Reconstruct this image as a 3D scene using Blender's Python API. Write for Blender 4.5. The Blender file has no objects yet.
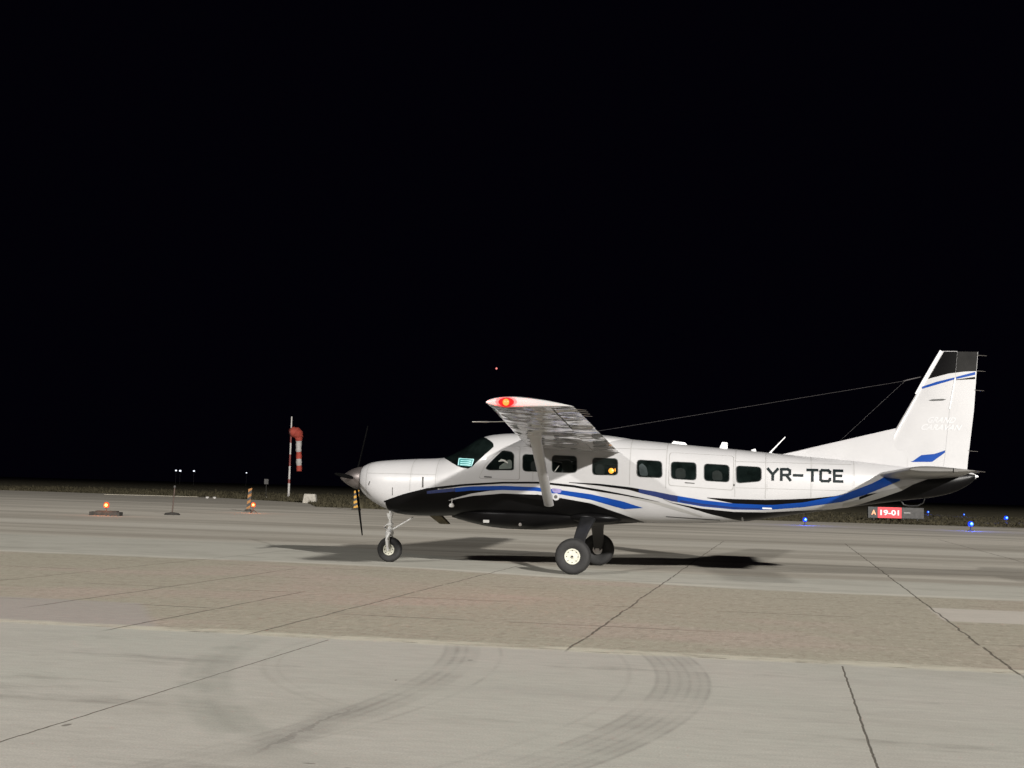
import bpy, bmesh, math, random
from mathutils import Vector, Matrix

R = math.radians
S = bpy.context.scene
COL = S.collection
random.seed(7)

# ------------------------------------------------------------------ camera, sky, light, exposure
cd = bpy.data.cameras.new('camera'); cam = bpy.data.objects.new('camera', cd); COL.objects.link(cam)
cd.sensor_width = 36.0; cd.lens = 48.27; cd.clip_start = 0.1; cd.clip_end = 9000
cam.matrix_world = (Matrix.Translation((0, 0, 1.529)) @ Matrix.Rotation(math.pi / 2 + 0.0775, 4, 'X')
                    @ Matrix.Rotation(0.0281, 4, 'Z'))
S.camera = cam

W = bpy.data.worlds.new('World'); S.world = W; W.use_nodes = True
wn = W.node_tree
sky = wn.nodes.new('ShaderNodeTexSky'); sky.sky_type = 'NISHITA'; sky.sun_disc = False
sky.sun_elevation = R(-5); sky.sun_rotation = R(150); sky.air_density = 1.0
bg = wn.nodes['Background']; wn.links.new(sky.outputs[0], bg.inputs[0]); bg.inputs[1].default_value = 0.012
glow = wn.nodes.new('ShaderNodeBackground'); glow.inputs[0].default_value = (0.38, 0.28, 1.0, 1); glow.inputs[1].default_value = 0.0018
addw = wn.nodes.new('ShaderNodeAddShader'); wn.links.new(bg.outputs[0], addw.inputs[0]); wn.links.new(glow.outputs[0], addw.inputs[1])
wn.links.new(addw.outputs[0], wn.nodes['World Output'].inputs['Surface'])

S.view_settings.view_transform = 'Standard'; S.view_settings.look = 'None'
S.view_settings.exposure = 0.0; S.view_settings.gamma = 1.0; S.view_settings.use_curve_mapping = False


def lamp(name, loc, power, col, rad):
    l = bpy.data.lights.new(name, 'POINT'); l.energy = power; l.color = col; l.shadow_soft_size = rad
    o = bpy.data.objects.new(name, l); COL.objects.link(o); o.location = loc
    return o


# two apron floodlight masts behind the photographer
lamp('floodlight', (119, -242, 88.0), 6.6e6, (1.0, 0.965, 0.912), 3.6)
lamp('floodlight', (-130, -140, 85.0), 1.2e6, (1.0, 0.97, 0.925), 3.2)

# ------------------------------------------------------------------ materials


def M(name, base, rough=0.5, metal=0.0, coat=0.0, emit=None, estr=0.0, noise=None, bump=None, spec=0.5):
    """noise = (scale, amount, detail) mottles the base colour; bump = (scale, strength, distance)."""
    m = bpy.data.materials.new(name); m.use_nodes = True
    nt = m.node_tree; b = nt.nodes['Principled BSDF']
    b.inputs['Base Color'].default_value = (*base, 1); b.inputs['Roughness'].default_value = rough
    b.inputs['Metallic'].default_value = metal; b.inputs['Coat Weight'].default_value = coat
    b.inputs['Coat Roughness'].default_value = 0.06; b.inputs['Specular IOR Level'].default_value = spec
    tc = None
    if noise or bump:
        tc = nt.nodes.new('ShaderNodeTexCoord')
    if noise:
        n = nt.nodes.new('ShaderNodeTexNoise'); n.inputs['Scale'].default_value = noise[0]
        n.inputs['Detail'].default_value = noise[2] if len(noise) > 2 else 4
        nt.links.new(tc.outputs['Object'], n.inputs['Vector'])
        r = nt.nodes.new('ShaderNodeMapRange')
        r.inputs[1].default_value = 0.25; r.inputs[2].default_value = 0.75
        r.inputs[3].default_value = 1 - noise[1]; r.inputs[4].default_value = 1 + noise[1]
        nt.links.new(n.outputs[0], r.inputs[0])
        mx = nt.nodes.new('ShaderNodeMix'); mx.data_type = 'RGBA'; mx.blend_type = 'MULTIPLY'
        mx.inputs[0].default_value = 1; mx.inputs[6].default_value = (*base, 1)
        nt.links.new(r.outputs[0], mx.inputs[7]); nt.links.new(mx.outputs[2], b.inputs['Base Color'])
    if bump:
        n = nt.nodes.new('ShaderNodeTexNoise'); n.inputs['Scale'].default_value = bump[0]
        n.inputs['Detail'].default_value = bump[3] if len(bump) > 3 else 3
        nt.links.new(tc.outputs['Object'], n.inputs['Vector'])
        bp = nt.nodes.new('ShaderNodeBump'); bp.inputs['Strength'].default_value = bump[1]
        bp.inputs['Distance'].default_value = bump[2]
        nt.links.new(n.outputs[0], bp.inputs['Height']); nt.links.new(bp.outputs[0], b.inputs['Normal']); nt.links.new(bp.outputs[0], b.inputs['Coat Normal'])
    if emit:
        b.inputs['Emission Color'].default_value = (*emit, 1); b.inputs['Emission Strength'].default_value = estr
    return m


WHITE = M('white_paint', (0.41, 0.405, 0.41), 0.34, coat=0.15, noise=(1.6, 0.05), bump=(2.2, 0.10, 0.02))
WINGW = M('wing_paint', (0.42, 0.415, 0.41), 0.25, coat=1.0, noise=(2.5, 0.06), bump=(1.5, 1.0, 0.085, 1.2))
BLACK = M('black_paint', (0.0035, 0.0033, 0.0035), 0.3, noise=(3, 0.2), spec=0.09)
BLUE = M('blue_paint', (0.003, 0.042, 0.235), 0.3, noise=(3, 0.1), spec=0.25)
NAVY = M('navy_paint', (0.006, 0.018, 0.10), 0.25, coat=0.5, noise=(3, 0.1))
GREY = M('grey_paint', (0.30, 0.295, 0.285), 0.3, coat=0.3, noise=(3, 0.05))
SEAM = M('panel_seam', (0.24, 0.235, 0.225), 0.5, noise=(8, 0.2))
GLASS = M('dark_glass', (0.004, 0.0065, 0.006), 0.05, noise=(5, 0.6), spec=0.3)
RUBBER = M('tyre_rubber', (0.014, 0.0135, 0.0135), 0.75, noise=(18, 0.3), bump=(60, 0.2, 0.004))
CREAM = M('cream_wheel', (0.54, 0.53, 0.45), 0.4, noise=(14, 0.12))
GEARW = M('gear_white', (0.75, 0.745, 0.73), 0.35, noise=(12, 0.12))
GEARB = M('gear_black', (0.012, 0.012, 0.013), 0.35, noise=(9, 0.3))
STEEL = M('bare_metal', (0.45, 0.43, 0.42), 0.3, metal=1.0, noise=(6, 0.2))
SPIN = M('spinner_metal', (0.16, 0.14, 0.135), 0.42, metal=0.7, noise=(3, 0.45))
BLADE = M('blade_black', (0.004, 0.004, 0.004), 0.9, noise=(9, 0.2), spec=0.02)
EXH = M('exhaust_brown', (0.12, 0.10, 0.06), 0.55, metal=0.2, noise=(7, 0.4))
BOOT = M('deice_boot', (0.05, 0.05, 0.05), 0.5, noise=(6, 0.2))
LETTER = M('letter_dark', (0.004, 0.009, 0.010), 0.5, noise=(6, 0.2), spec=0.12)
FINL = M('letter_pale', (0.48, 0.48, 0.49), 0.35, noise=(6, 0.05))
CAP = M('cap_black', (0.013, 0.0125, 0.012), 0.6, noise=(5, 0.3), spec=0.1)
TAILP = M('tail_grey', (0.15, 0.145, 0.138), 0.3, noise=(3, 0.1), bump=(4, 0.3, 0.02))
LETW = M('letter_white', (0.75, 0.75, 0.76), 0.35, noise=(6, 0.05))
TEAL = M('teal_screen', (0.02, 0.10, 0.10), 0.4, emit=(0.10, 0.62, 0.60), estr=0.30, noise=(8, 0.3))
TEALW = M('screen_text', (0.3, 0.5, 0.5), 0.4, emit=(0.40, 0.85, 0.85), estr=0.5)
REDL = M('red_nav_lens', (0.5, 0.02, 0.01), 0.2, emit=(1.0, 0.13, 0.02), estr=3.6)
REDC = M('red_halo_cover', (0.5, 0.02, 0.02), 0.3, emit=(1.0, 0.01, 0.015), estr=0.75)
AMBER = M('amber_reflection', (0.6, 0.3, 0.05), 0.3, emit=(1.0, 0.30, 0.02), estr=1.15)
ORANGE = M('orange_lens', (0.6, 0.1, 0.02), 0.25, emit=(1.0, 0.28, 0.08), estr=5)
REDGLOW = M('red_lens_rim', (0.5, 0.06, 0.02), 0.3, emit=(1.0, 0.10, 0.02), estr=0.6)
BLUEL = M('blue_lens', (0.002, 0.004, 0.03), 0.2, emit=(0.004, 0.045, 1.0), estr=1.6)
BLUEC = M('blue_bulb', (0.002, 0.006, 0.03), 0.2, emit=(0.16, 0.55, 1.0), estr=2.0)
LAMPW = M('lamp_glow', (0.8, 0.8, 0.8), 0.3, emit=(0.85, 0.9, 1.0), estr=1.6)
REDPOINT = M('red_point_glow', (0.8, 0.5, 0.5), 0.3, emit=(1.0, 0.28, 0.25), estr=1.2)
SOCKR = M('sock_red', (0.33, 0.050, 0.032), 0.8, noise=(1.2, 0.2))
SOCKW = M('sock_white', (0.40, 0.375, 0.36), 0.8, noise=(4, 0.15))
POLER = M('pole_red', (0.18, 0.035, 0.03), 0.5, noise=(3, 0.2))
POLEW = M('pole_white', (0.45, 0.43, 0.41), 0.5, noise=(3, 0.15))
CONC = M('block_concrete', (0.36, 0.335, 0.29), 0.9, noise=(6, 0.25), bump=(20, 0.4, 0.02))
DARKB = M('dark_base', (0.035, 0.032, 0.028), 0.85, noise=(6, 0.4))
YEL = M('yellow_paint', (0.46, 0.24, 0.025), 0.5, noise=(7, 0.2))
SIGNB = M('sign_black', (0.03, 0.03, 0.029), 0.5, noise=(5, 0.35))
SIGNR = M('sign_red_panel', (0.6, 0.03, 0.03), 0.4, emit=(1.0, 0.03, 0.06), estr=0.75)
SIGNT = M('sign_letter_pink', (0.8, 0.6, 0.6), 0.4, emit=(1.0, 0.55, 0.55), estr=0.75)
SIGNO = M('sign_letter_orange', (0.8, 0.3, 0.1), 0.4, emit=(1.0, 0.45, 0.30), estr=0.7)
SIGND = M('sign_grey', (0.06, 0.057, 0.055), 0.6, noise=(4, 0.4))
BOXM = M('box_grey', (0.36, 0.35, 0.34), 0.6, noise=(3, 0.15))
POST = M('post_brown', (0.07, 0.045, 0.035), 0.6, noise=(8, 0.3))

# ------------------------------------------------------------------ mesh helpers


class MB:
    def __init__(s):
        s.v = []; s.f = []; s.m = []; s.cur = 0

    def add(s, vs, fs, mi=None):
        o = len(s.v); s.v += [tuple(v) for v in vs]
        for f in fs:
            s.f.append([o + i for i in f]); s.m.append(s.cur if mi is None else mi)

    def box(s, c, d, rot=0, taper=1.0, mi=None):
        x, y, z = d[0] / 2, d[1] / 2, d[2] / 2
        vs = []
        for sz, k in ((-1, 1.0), (1, taper)):
            for sx, sy in ((-1, -1), (1, -1), (1, 1), (-1, 1)):
                a, b = sx * x * k, sy * y * k
                vs.append((c[0] + a * math.cos(rot) - b * math.sin(rot), c[1] + a * math.sin(rot) + b * math.cos(rot), c[2] + sz * z))
        s.add(vs, [(3, 2, 1, 0), (4, 5, 6, 7), (0, 1, 5, 4), (1, 2, 6, 5), (2, 3, 7, 6), (3, 0, 4, 7)], mi)

    def loft(s, rings, cap=True, closed=True, mi=None, mis=None):
        n = len(rings[0]); vs = [p for r in rings for p in r]; fs = []; ms = []
        for i in range(len(rings) - 1):
            for j in range(n if closed else n - 1):
                k = (j + 1) % n
                fs.append((i * n + j, i * n + k, (i + 1) * n + k, (i + 1) * n + j)); ms.append(mis[i] if mis else mi)
        if cap and closed:
            fs.append(tuple(range(n))[::-1]); ms.append(mis[0] if mis else mi)
            b = (len(rings) - 1) * n; fs.append(tuple(b + i for i in range(n))); ms.append(mis[-1] if mis else mi)
        o = len(s.v); s.v += [tuple(v) for v in vs]
        for f, q in zip(fs, ms):
            s.f.append([o + i for i in f]); s.m.append(s.cur if q is None else q)

    def tube(s, pts, rad, n=12, mi=None, mis=None, flat=1.0, up=(0, 0, 1)):
        rings = []
        P = [Vector(p) for p in pts]
        rr = rad if isinstance(rad, (list, tuple)) else [rad] * len(P)
        for i, p in enumerate(P):
            t = (P[min(i + 1, len(P) - 1)] - P[max(i - 1, 0)]).normalized()
            a = Vector(up)
            if abs(t.dot(a)) > 0.95: a = Vector((1, 0, 0))
            x = t.cross(a).normalized(); y = x.cross(t)
            rings.append([p + x * math.cos(2 * math.pi * k / n) * rr[i] + y * math.sin(2 * math.pi * k / n) * rr[i] * flat for k in range(n)])
        s.loft(rings, True, True, mi, mis)

    def lathe(s, prof, n=32, axis='Y', c=(0, 0, 0), mi=None):
        rings = []
        for r, h in prof:
            ring = []
            for k in range(n):
                a = 2 * math.pi * k / n
                u, w = r * math.cos(a), r * math.sin(a)
                q = {'Y': (u, h, w), 'Z': (u, w, h), 'X': (h, u, w)}[axis]
                ring.append((c[0] + q[0], c[1] + q[1], c[2] + q[2]))
            rings.append(ring)
        s.loft(rings, True, True, mi)

    def build(s, name, mats, parent=None, smooth=True, angle=40, loc=None, bevel=0):
        me = bpy.data.meshes.new(name); me.from_pydata(s.v, [], s.f)
        if not isinstance(mats, (list, tuple)): mats = [mats]
        for m in mats: me.materials.append(m)
        me.polygons.foreach_set('material_index', s.m)
        bm = bmesh.new(); bm.from_mesh(me)
        bmesh.ops.recalc_face_normals(bm, faces=bm.faces)
        if smooth:
            for f in bm.faces: f.smooth = True
            for e in bm.edges:
                if len(e.link_faces) == 2 and e.calc_face_angle(0) > R(angle): e.smooth = False
        bm.to_mesh(me); bm.free()
        o = bpy.data.objects.new(name, me); COL.objects.link(o)
        if parent: o.parent = parent
        if loc: o.location = loc
        if bevel:
            b = o.modifiers.new('bevel', 'BEVEL'); b.width = bevel; b.segments = 2; b.limit_method = 'ANGLE'
        return o


def tag(o, label=None, cat=None, group=None, kind=None):
    if label: o['label'] = label
    if cat: o['category'] = cat
    if group: o['group'] = group
    if kind: o['kind'] = kind
    return o


def empty(name, loc, rz=0, label=None, cat=None, group=None):
    o = bpy.data.objects.new(name, None); COL.objects.link(o); o.location = loc; o.rotation_euler = (0, 0, rz)
    o.empty_display_size = 0.2
    return tag(o, label, cat, group)


def copy_tree(o, parent=None):
    c = o.copy(); COL.objects.link(c)
    if parent: c.parent = parent
    for ch in list(o.children): copy_tree(ch, c)
    return c


def text_mesh(body, size=1.0, bold=0.0):
    cu = bpy.data.curves.new('text', 'FONT'); cu.body = body; cu.size = size; cu.offset = bold
    cu.align_x = 'LEFT'; cu.resolution_u = 4
    o = bpy.data.objects.new('text', cu); COL.objects.link(o)
    bpy.context.view_layer.update()
    me = bpy.data.meshes.new_from_object(o.evaluated_get(bpy.context.evaluated_depsgraph_get()))
    bpy.data.objects.remove(o)
    vs = [tuple(v.co) for v in me.vertices]; fs = [tuple(p.vertices) for p in me.polygons]
    bpy.data.meshes.remove(me)
    xs = [v[0] for v in vs]; ys = [v[1] for v in vs]
    x0, x1, y0, y1 = min(xs), max(xs), min(ys), max(ys)
    return [((v[0] - x0) / (x1 - x0), (v[1] - y0) / (y1 - y0)) for v in vs], fs     # in the unit box


def lerp(a, b, t): return a + (b - a) * t


def pl(x, pts):
    """piecewise linear through (x, y) points given in ascending x"""
    if x <= pts[0][0]: return pts[0][1]
    for (a, b), (c, d) in zip(pts, pts[1:]):
        if x <= c: return b + (d - b) * (x - a) / (c - a) if c > a else d
    return pts[-1][1]


def pch(x, xs, ys):
    n = len(xs); h = [xs[i + 1] - xs[i] for i in range(n - 1)]; d = [(ys[i + 1] - ys[i]) / h[i] for i in range(n - 1)]

    def m(i):
        if i == 0: return d[0]
        if i == n - 1: return d[-1]
        if d[i - 1] * d[i] <= 0: return 0
        w1 = 2 * h[i] + h[i - 1]; w2 = h[i] + 2 * h[i - 1]
        return (w1 + w2) / (w1 / d[i - 1] + w2 / d[i])
    x = min(max(x, xs[0]), xs[-1]); i = 0
    while i < n - 2 and x > xs[i + 1]: i += 1
    t = (x - xs[i]) / h[i]
    return (ys[i] * (2 * t**3 - 3 * t**2 + 1) + h[i] * m(i) * (t**3 - 2 * t * t + t)
            + ys[i + 1] * (-2 * t**3 + 3 * t * t) + h[i] * m(i + 1) * (t**3 - t * t))


# ------------------------------------------------------------------ ground shader
UVROT = -0.19757          # the slabs run along the aeroplane's side-to-side axis


def ground_material():
    m = bpy.data.materials.new('apron_concrete'); m.use_nodes = True
    nt = m.node_tree; L = nt.links; b = nt.nodes['Principled BSDF']
    tc = nt.nodes.new('ShaderNodeTexCoord'); sp = nt.nodes.new('ShaderNodeSeparateXYZ')
    L.new(tc.outputs['Object'], sp.inputs[0]); U, V = sp.outputs[0], sp.outputs[1]

    def mth(op, a, bb=None, c=None, clamp=False):
        n = nt.nodes.new('ShaderNodeMath'); n.operation = op; n.use_clamp = clamp
        for i, q in enumerate((a, bb, c)):
            if q is None: continue
            if isinstance(q, (int, float)): n.inputs[i].default_value = q
            else: L.new(q, n.inputs[i])
        return n.outputs[0]

    def noise(scale, sx=1, sy=1, detail=4, rough=0.55, off=0.0):
        mp = nt.nodes.new('ShaderNodeMapping'); mp.inputs['Scale'].default_value = (sx, sy, 1)
        mp.inputs['Location'].default_value = (off, off * 1.7, off)
        L.new(tc.outputs['Object'], mp.inputs[0])
        n = nt.nodes.new('ShaderNodeTexNoise'); n.inputs['Scale'].default_value = scale
        n.inputs['Detail'].default_value = detail; n.inputs['Roughness'].default_value = rough
        L.new(mp.outputs[0], n.inputs['Vector']); return n.outputs[0]

    def rng(x, a, c, lo=0.0, hi=1.0, smooth=True):
        n = nt.nodes.new('ShaderNodeMapRange'); n.interpolation_type = 'SMOOTHSTEP' if smooth else 'LINEAR'
        L.new(x, n.inputs[0])
        for i, q in enumerate((a, c, lo, hi)): n.inputs[i + 1].default_value = q
        return n.outputs[0]

    def mix(f, a, c, blend='MIX'):
        n = nt.nodes.new('ShaderNodeMix'); n.data_type = 'RGBA'; n.blend_type = blend
        for i, q in ((0, f), (6, a), (7, c)):
            if isinstance(q, (int, float)): n.inputs[i].default_value = q
            elif isinstance(q, tuple): n.inputs[i].default_value = (*q, 1)
            else: L.new(q, n.inputs[i])
        return n.outputs[2]

    def band(x, a, c, s):      # 1 between a and c with soft edges s
        return mth('MULTIPLY', rng(x, a - s, a + s), rng(x, c - s, c + s, 1, 0))

    wob = mth('MULTIPLY', mth('SUBTRACT', noise(0.9, detail=6, rough=0.65), 0.5), 0.34)     # ragged edges
    wob2 = mth('MULTIPLY', mth('SUBTRACT', noise(0.16, off=9), 0.5), 1.6)
    Vw = mth('ADD', V, wob)
    big = noise(0.22, detail=3, off=3); mid = noise(1.1, 0.6, 1.0, 5, off=5)
    streak = noise(1.0, 0.10, 2.2, 4, 0.6, off=2); streak2 = noise(1.0, 0.35, 9.0, 4, 0.65, off=7)
    grain = noise(26, 0.5, 1.0, 3, 0.7, off=1); fine = noise(70, detail=2, rough=0.7)

    # zone A, smooth foreground slabs
    A = mix(rng(big, .35, .65), (.490, .465, .418), (.465, .458, .406))
    A = mix(rng(streak, .42, .74, 0, .35), A, (.42, .395, .36))
    A = mix(mth('MULTIPLY', rng(noise(.55, .8, 1, 5, .6, off=41), .50, .72), .5), A, (.40, .38, .335))
    A = mix(mth('MULTIPLY', rng(mid, .56, .76), .3), A, (.36, .345, .31))
    # zone B, old worn concrete, pinkish in places
    B = mix(rng(noise(0.28, 0.7, 1, 4, .6, off=11), .47, .66), (.425, .395, .315), (.480, .398, .338))
    B = mix(rng(streak2, .42, .72, 0, .55), B, (.34, .295, .24))
    B = mix(mth('MULTIPLY', rng(grain, .44, .66), .40), B, (.26, .225, .18))
    B = mix(mth('MULTIPLY', rng(noise(9, 1.0, .40, 4, .75, off=51), .48, .66), .50), B, (.27, .235, .185))
    B = mix(mth('MULTIPLY', rng(noise(11, 1.0, .35, 3, .7, off=61), .54, .70), .42), B, (.58, .52, .43))
    B = mix(mth('MULTIPLY', rng(noise(30, 0.45, 1.0, 3, .7, off=21), .56, .72), .45), B, (.50, .44, .36))
    # zone C, pale strip; zone D, the taxi lane behind
    C = mix(rng(mid, .4, .7), (.470, .455, .400), (.41, .395, .345))
    D = mix(rng(noise(1.0, 0.04, 0.42, 5, .6, off=4), .40, .62), (.365, .335, .285), (.50, .468, .405))
    D = mix(rng(streak, .45, .7, 0, .45), D, (.30, .27, .228))
    col = mix(rng(Vw, 13.28, 13.40), A, B)
    topc = mth('ADD', mth('MULTIPLY', rng(U, -13, -3, 1, 0), 6.6), 27.4)
    lowc = mth('ADD', mth('MULTIPLY', rng(U, -9, 1, 1, 0), 2.5), 23.3)
    dv = mth('ADD', Vw, mth('MULTIPLY', wob2, .35))
    inC = mth('GREATER_THAN', Vw, lowc)
    soft = mth('ADD', mth('SUBTRACT', Vw, lowc), mth('MULTIPLY', mth('MULTIPLY', wob2, 1.1), rng(U, -6, 0, 1, .06)))
    col = mix(rng(soft, -.18, .18), col, C)
    col = mix(mth('MULTIPLY', mth('MULTIPLY', rng(mth('SUBTRACT', Vw, lowc), -.05, .1), rng(mth('SUBTRACT', Vw, lowc), .25, .6, 1, 0)), rng(noise(.5, off=71), .42, .55, 0, .6)), col, (.60, .57, .50))
    col = mix(rng(mth('SUBTRACT', dv, topc), -.35, .35), col, D)
    # farther bands of lighter and darker lanes
    far1 = band(dv, 42, 46.5, .9); far2 = band(dv, 52, 92, 3.0); far3 = band(dv, 33.3, 34.6, .3)
    col = mix(mth('MULTIPLY', far1, .65), col, (.58, .55, .485))
    col = mix(mth('MULTIPLY', mth('MULTIPLY', far2, rng(noise(1.0, .05, .30, 4, .6, off=81), .40, .58)), .75), col, (.62, .575, .50))
    col = mix(mth('MULTIPLY', far3, .5), col, (.48, .45, .39))
    # repaired slabs
    p1 = mth('MULTIPLY', band(mth('ADD', U, mth('MULTIPLY', wob, .3)), 2.06, 11.0, .03), band(Vw, 18.75, 21.0, .05))
    col = mix(p1, col, mix(rng(mid, .4, .7), (.54, .50, .445), (.50, .465, .41)))
    p2 = mth('MULTIPLY', rng(mth('ADD', U, mth('MULTIPLY', V, .55)), .9, 1.1, 1, 0), band(Vw, 13.5, 16.1, .12))
    col = mix(mth('MULTIPLY', p2, .8), col, (.40, .365, .34))
    # crumbling pale lip along the slab edge
    lip = mth('MULTIPLY', band(Vw, 13.24, 13.62, .08), rng(noise(3.0, .5, 1, 5, .7), .34, .58))
    col = mix(mth('MULTIPLY', lip, .85), col, (.60, .57, .47))
    lipd = mth('MULTIPLY', band(Vw, 13.30, 13.35, .025), rng(noise(5.0, .5, 1, 5, .7, off=2), .50, .60))
    col = mix(mth('MULTIPLY', lipd, .75), col, (.14, .12, .08))
    # joints
    jw = mth('MULTIPLY', mth('SUBTRACT', noise(1.1, detail=6, rough=.62, off=8), .5), .13)
    jw1 = mth('MULTIPLY', mth('SUBTRACT', noise(5, detail=4, off=6), .5), .03)
    jgap = rng(noise(1.6, off=13), .30, .42)

    def joint(x, period, c, w, wob_):
        y = mth('ADD', x, wob_)
        d = mth('ABSOLUTE', mth('SUBTRACT', mth('MODULO', mth('ADD', mth('SUBTRACT', y, c), 400 * period + period / 2), period), period / 2))
        return rng(d, w * .4, w, 1, 0)
    ja = mth('MULTIPLY', joint(U, 4.97, -4.43, .011, jw1), mth('LESS_THAN', V, 13.2))
    inB = mth('MULTIPLY', mth('GREATER_THAN', V, 13.45), mth('LESS_THAN', V, 62))
    def line(c, w, v0, v1, amt):
        d = mth('ABSOLUTE', mth('SUBTRACT', mth('ADD', U, jw), c))
        return mth('MULTIPLY', mth('MULTIPLY', rng(d, w * .4, w, 1, 0), band(V, v0, v1, .3)), amt)
    jb = None
    for c, w, v0, v1, am in ((-11.3, .025, 13.6, 40, .7), (-8.75, .026, 15, 24, .8), (-6.75, .022, 13.1, 19, .9), (-5.32, .022, 13.3, 34, .85),
                             (-2.05, .019, 13.4, 48, .95), (2.10, .020, 13.0, 50, .95), (6.3, .03, 13.4, 60, .8), (10.4, .03, 13.4, 60, .8)):
        k = line(c, w, v0, v1, am); jb = k if jb is None else mth('MAXIMUM', jb, k)
    jc = mth('MULTIPLY', mth('MULTIPLY', joint(V, 2.85, 18.75, .040, jw), inB), rng(noise(.8, off=17), .46, .58, 0, .75))
    jt = mth('MAXIMUM', ja, mth('MULTIPLY', mth('MAXIMUM', jb, jc), jgap))
    col = mix(mth('MULTIPLY', jt, .85), col, (.085, .072, .055))
    # tyre marks on the smooth slabs
    scr = mth('MULTIPLY', rng(noise(1.3, off=19), .34, .56), rng(noise(3.5, detail=5, rough=.7, off=33), .30, .58, .45, 1.0))

    def arc(cx, cy, r, w, soft, v0, v1, amt, c, side):
        du = mth('SUBTRACT', U, cx); dv_ = mth('SUBTRACT', V, cy)
        d = mth('SQRT', mth('ADD', mth('MULTIPLY', du, du), mth('MULTIPLY', dv_, dv_)))
        d = mth('ABSOLUTE', mth('SUBTRACT', d, r))
        k = mth('MULTIPLY', rng(d, w - soft, w + soft, 1, 0), band(V, v0, v1, .35))
        k = mth('MULTIPLY', k, mth('GREATER_THAN', du, 0) if side > 0 else mth('LESS_THAN', du, 0))
        return mth('MULTIPLY', mth('MULTIPLY', k, amt), mth('ADD', mth('MULTIPLY', scr, .62), .16)), c
    arcs = [arc(5.16, 14.14, 10.36, .20, .06, 7.3, 12.9, .60, (.32, .32, .28), -1),
            arc(5.16, 14.14, 10.36, .05, .05, 7.3, 12.9, .22, (.22, .22, .19), -1),
            arc(.13, 12.75, 4.72, .025, .03, 9.3, 13.3, .26, (.25, .235, .20), -1),
            arc(.13, 12.75, 4.60, .015, .02, 9.3, 13.3, .20, (.25, .235, .20), -1)]
    for dr, am, w in ((-.16, .30, .015), (-.05, .52, .02), (.04, .42, .014), (0, .24, .17)):
        arcs.append(arc(-14.45, 10.44, 11.72 + dr, w, .025, 6.5, 13.2, am, (.20, .185, .165), 1))
    arcs.append(arc(-12.1, 10.77, 9.72, .016, .02, 8.0, 13.3, .34, (.20, .185, .165), 1))
    for dr, am, w in ((-.66, .22, .02), (-.43, .32, .015), (-.33, .36, .012), (-.24, .26, .014), (-.16, .38, .012), (-.08, .26, .012), (0, .55, .012), (-.22, .26, .22)):
        arcs.append(arc(-10.37, 10.83, 9.81 + dr, w, .02, 5, 13.3, am, (.19, .178, .16), 1))
    for k, c in arcs: col = mix(k, col, c)
    # dark rubber smudges and the crack in the left slab
    sm = mth('MULTIPLY', mth('MULTIPLY', rng(noise(.8, .6, 1.7, 6, .68, off=23), .55, .72), mth('LESS_THAN', V, 13.2)), .5)
    col = mix(sm, col, (.22, .205, .18))
    jg = mth('MULTIPLY', mth('SUBTRACT', noise(3.0, detail=5, rough=.6, off=28), .5), .30)
    ckd = mth('ABSOLUTE', mth('SUBTRACT', mth('ADD', U, jg), -2.93))
    ckm = mth('MULTIPLY', band(V, 7.55, 9.25, .3), mth('MAXIMUM', rng(ckd, .012, .03, 1, 0), mth('MULTIPLY', rng(ckd, .05, .22, 1, 0), .45)))
    col = mix(mth('MULTIPLY', ckm, .55), col, (.19, .178, .160))
    # chips in the surface
    for cu, cv, ru, rv in ((-4.36, 7.98, .022, .055), (-3.02, 10.7, .010, .03), (-2.55, 7.35, .04, .012), (-2.3, 7.3, .03, .010), (-2.75, 12.2, .025, .03)):
        du = mth('DIVIDE', mth('SUBTRACT', mth('ADD', U, mth('MULTIPLY', jg, .35)), cu), ru); dv2 = mth('DIVIDE', mth('SUBTRACT', V, cv), rv)
        d = mth('ADD', mth('MULTIPLY', du, du), mth('MULTIPLY', dv2, dv2))
        col = mix(rng(d, .5, 1.2, .8, 0), col, (.15, .135, .115))
    # fine grain over everything
    gr = rng(fine, .3, .7, .88, 1.12, False)
    col = mix(1.0, col, gr, 'MULTIPLY')
    gr2 = rng(noise(9, .4, 1.4, 4, .65, off=31), .3, .7, .93, 1.07, False)
    col = mix(1.0, col, gr2, 'MULTIPLY')
    L.new(col, b.inputs['Base Color'])
    b.inputs['Roughness'].default_value = .88; b.inputs['Specular IOR Level'].default_value = .3
    bp = nt.nodes.new('ShaderNodeBump'); bp.inputs['Strength'].default_value = .3; bp.inputs['Distance'].default_value = .012
    h = mth('ADD', mth('MULTIPLY', grain, .6), mth('MULTIPLY', jt, -2.5))
    L.new(h, bp.inputs['Height']); L.new(bp.outputs[0], b.inputs['Normal'])
    return m


def field_material():
    m = M('dry_field', (.135, .120, .080), .95, noise=(.6, .5, 8), bump=(3, .6, .15), spec=.1)
    return m


def uv2w(u, v):
    c, s = math.cos(UVROT), math.sin(UVROT)
    return (u * c - v * s, u * s + v * c)


EDGE = [(-400, 190), (-75, 137), (-55, 129), (-40, 112), (-32.5, 93), (-24, 90.5), (-6, 95), (10, 97), (60, 101), (300, 112)]
g = MB()
N = 40
for i in range(N + 1):
    for j in range(N + 1):
        # denser towards the middle
        f = lambda k: math.copysign(abs(2 * k / N - 1) ** 2.5, 2 * k / N - 1) * 5000
        g.v.append((f(i), f(j), -0.03))
for i in range(N):
    for j in range(N):
        a = i * (N + 1) + j; g.f.append((a, a + N + 1, a + N + 2, a + 1)); g.m.append(0)
tag(g.build('ground', field_material()), kind='structure')

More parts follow.
